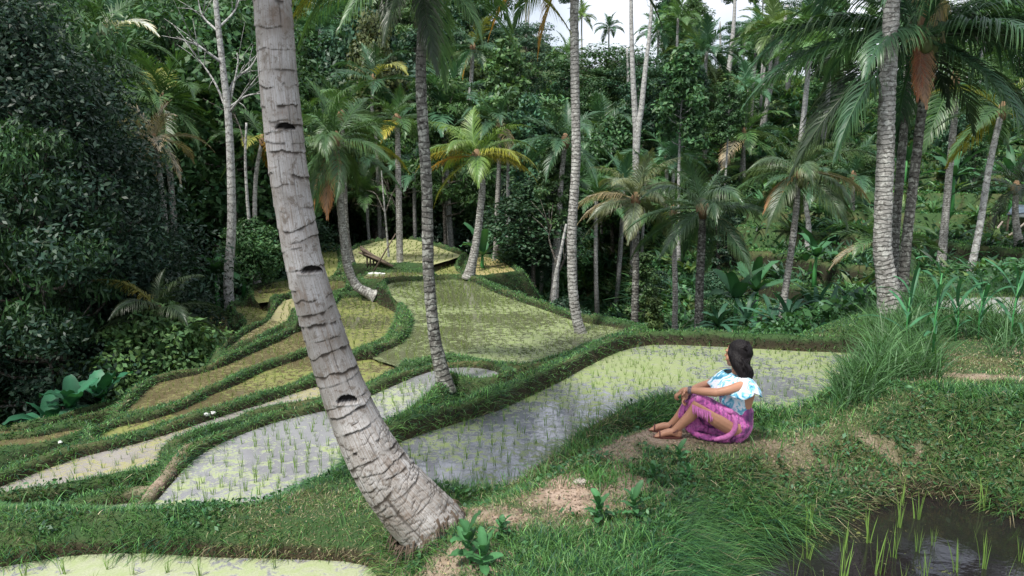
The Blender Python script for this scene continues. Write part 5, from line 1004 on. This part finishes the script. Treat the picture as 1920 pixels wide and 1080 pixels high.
# heap of poles and sacks on the far terrace, with a leaning bamboo pole
g = hit(705, 500); Yh = g[1]; root = empty('wood_heap', g, 0, 'heap of dark poles leaning together on the far terrace', 'wood pile'); r = random.Random(8)
dw = simple('weathered_wood', (.10,.075,.055), .85, .5, 6)
for k in range(11):
    a = vp(672+r.uniform(0, 14), 462+k*1.6, Yh+r.uniform(-.2, .2))-g; b_ = vp(720+r.uniform(0, 22), 494+k*.7, Yh+r.uniform(-.3, .3))-g; mb = MB(); v, f, uv = tube([a, (a+b_)/2+np.array([0, 0, r.uniform(-.03, .03)]), b_], [.035, .045, .03], 6); mb.add(v, f, (1, 1, 1), uv); mb.build('pole', dw, root)
for k in range(5):
    a = vp(688+k*6, 478+k*3, Yh)-g; b_ = a.copy(); b_[2] = gz(g[0]+a[0], g[1]+a[1])-g[2]-.05; mb = MB(); v, f, uv = tube([a, b_], .03, 6); mb.add(v, f, (1, 1, 1), uv); mb.build('post', dw, root)
a, b_ = vp(700, 490, Yh-.4), vp(742, 438, Yh-.4); a[2] = gz(a[0], a[1]); mb = MB(); v, f, uv = tube([a, (a+b_)/2, b_], [.03, .025, .018], 6); mb.add(v, f, (1, 1, 1), uv); o = mb.build('bamboo_pole', dw, None); setp(o, 'long thin dark pole leaning right over the far field', 'pole')
def sack(px, py, s_, lab, Y=None):
    p = vp(px, py, Y or Yh-.6); p[2] = gz(p[0], p[1])+s_*.35; bm = bmesh.new(); bmesh.ops.create_icosphere(bm, subdivisions=3, radius=1); rr_ = np.random.RandomState(int(px))
    for v in bm.verts: c = np.array(v.co); v.co = Vector(np.sign(c)*np.abs(c)**.7*np.array([1, .6, .7])*s_*(1+.12*rr_.normal()))
    me = bpy.data.meshes.new('sack'); bm.to_mesh(me); bm.free(); o = link('sack', me, M_sack, None, p); setp(o, lab, 'sack', 'white sacks by the wood heap')
M_sack = simple('white_sack_cloth', (.62,.63,.64), .8, .15, 10)
sack(697, 498, .16, 'left white sack at the foot of the wood heap'); sack(709, 498, .18, 'middle white sack at the foot of the wood heap'); sack(718, 496, .14, 'right white sack at the foot of the wood heap')
# hut at the right edge
p = vp(1905, 448, 27); zg = gz(p[0], p[1]); q = vp(1905, 400, 27); root = empty('hut', (p[0], 27, zg), 0, 'small open hut with dark sheet roof and white cloth at the right edge', 'hut'); U_ = 27/FPX
def hp(px, py, dy=0.): return vp(px, py, 27+dy)-np.array([p[0], 27, zg])
mb = MB(); A = [hp(1888,402,-.6), hp(1935,396,-.6), hp(1935,385,.6), hp(1900,383,.6)]; V_ = np.array(A+[x-np.array([0, 0, .04]) for x in A]); mb.add(V_, [[0,1,2,3],[7,6,5,4],[0,4,5,1],[1,5,6,2],[2,6,7,3],[3,7,4,0]]); mb.build('roof', simple('blue_grey_sheet', (.07,.10,.13), .5, .3, 4), root)
for k, (x, dy) in enumerate([(1892,-.5),(1925,-.5),(1905,.5),(1930,.5)]):
    a = hp(x, 398, dy); b_ = a.copy(); b_[2] = -.3; mb = MB(); v, f, uv = tube([a, b_], .035, 6); mb.add(v, f, (1, 1, 1), uv); mb.build('post', dw, root)
mb = MB(); a = [hp(1903,401,-.55), hp(1930,399,-.55), hp(1930,408,-.52), hp(1902,407,-.5)]; mb.add(np.array(a+[x+np.array([0, .02, 0]) for x in a]), [[0,1,2,3],[7,6,5,4],[0,4,5,1],[2,6,7,3]]); mb.build('cloth', M_sack, root)
for k, (x0, y0, x1, y1, lab) in enumerate([(1850,447,1880,415,'left leaning pole on the slope below the hut'),(1878,450,1925,415,'middle pale pole propped below the hut'),(1895,452,1935,440,'lowest pale pole below the hut')]):
    a, b_ = vp(x0, y0, 26.4), vp(x1, y1, 26.4); a[2] = min(a[2], gz(a[0], a[1])+.05); mb = MB(); v, f, uv = tube([a, (a+b_)/2+np.array([0, 0, -.06]), b_], [.05, .045, .03], 6); mb.add(v, f, (1, 1, 1), uv); o = mb.build('wooden_pole', simple('pale_wood_%d' % k, (.34,.29,.24), .8, .3, 5), None); setp(o, lab, 'pole', 'poles below the hut')
# pale dry husk on the path
p = hit(925, 945); V, F, T = bladeleaf(.18, .012, 8, 20, 5); mb = MB(); mb.add(rotz(V, .5)+np.array([0, 0, .02]), F, T); o = mb.build('dry_leaf', simple('dry_leaf_pale', (.55,.50,.40), .8, .2), None, loc=tuple(p)); setp(o, 'pale dry leaf lying at the edge of the path near the trunk', 'dry leaf')
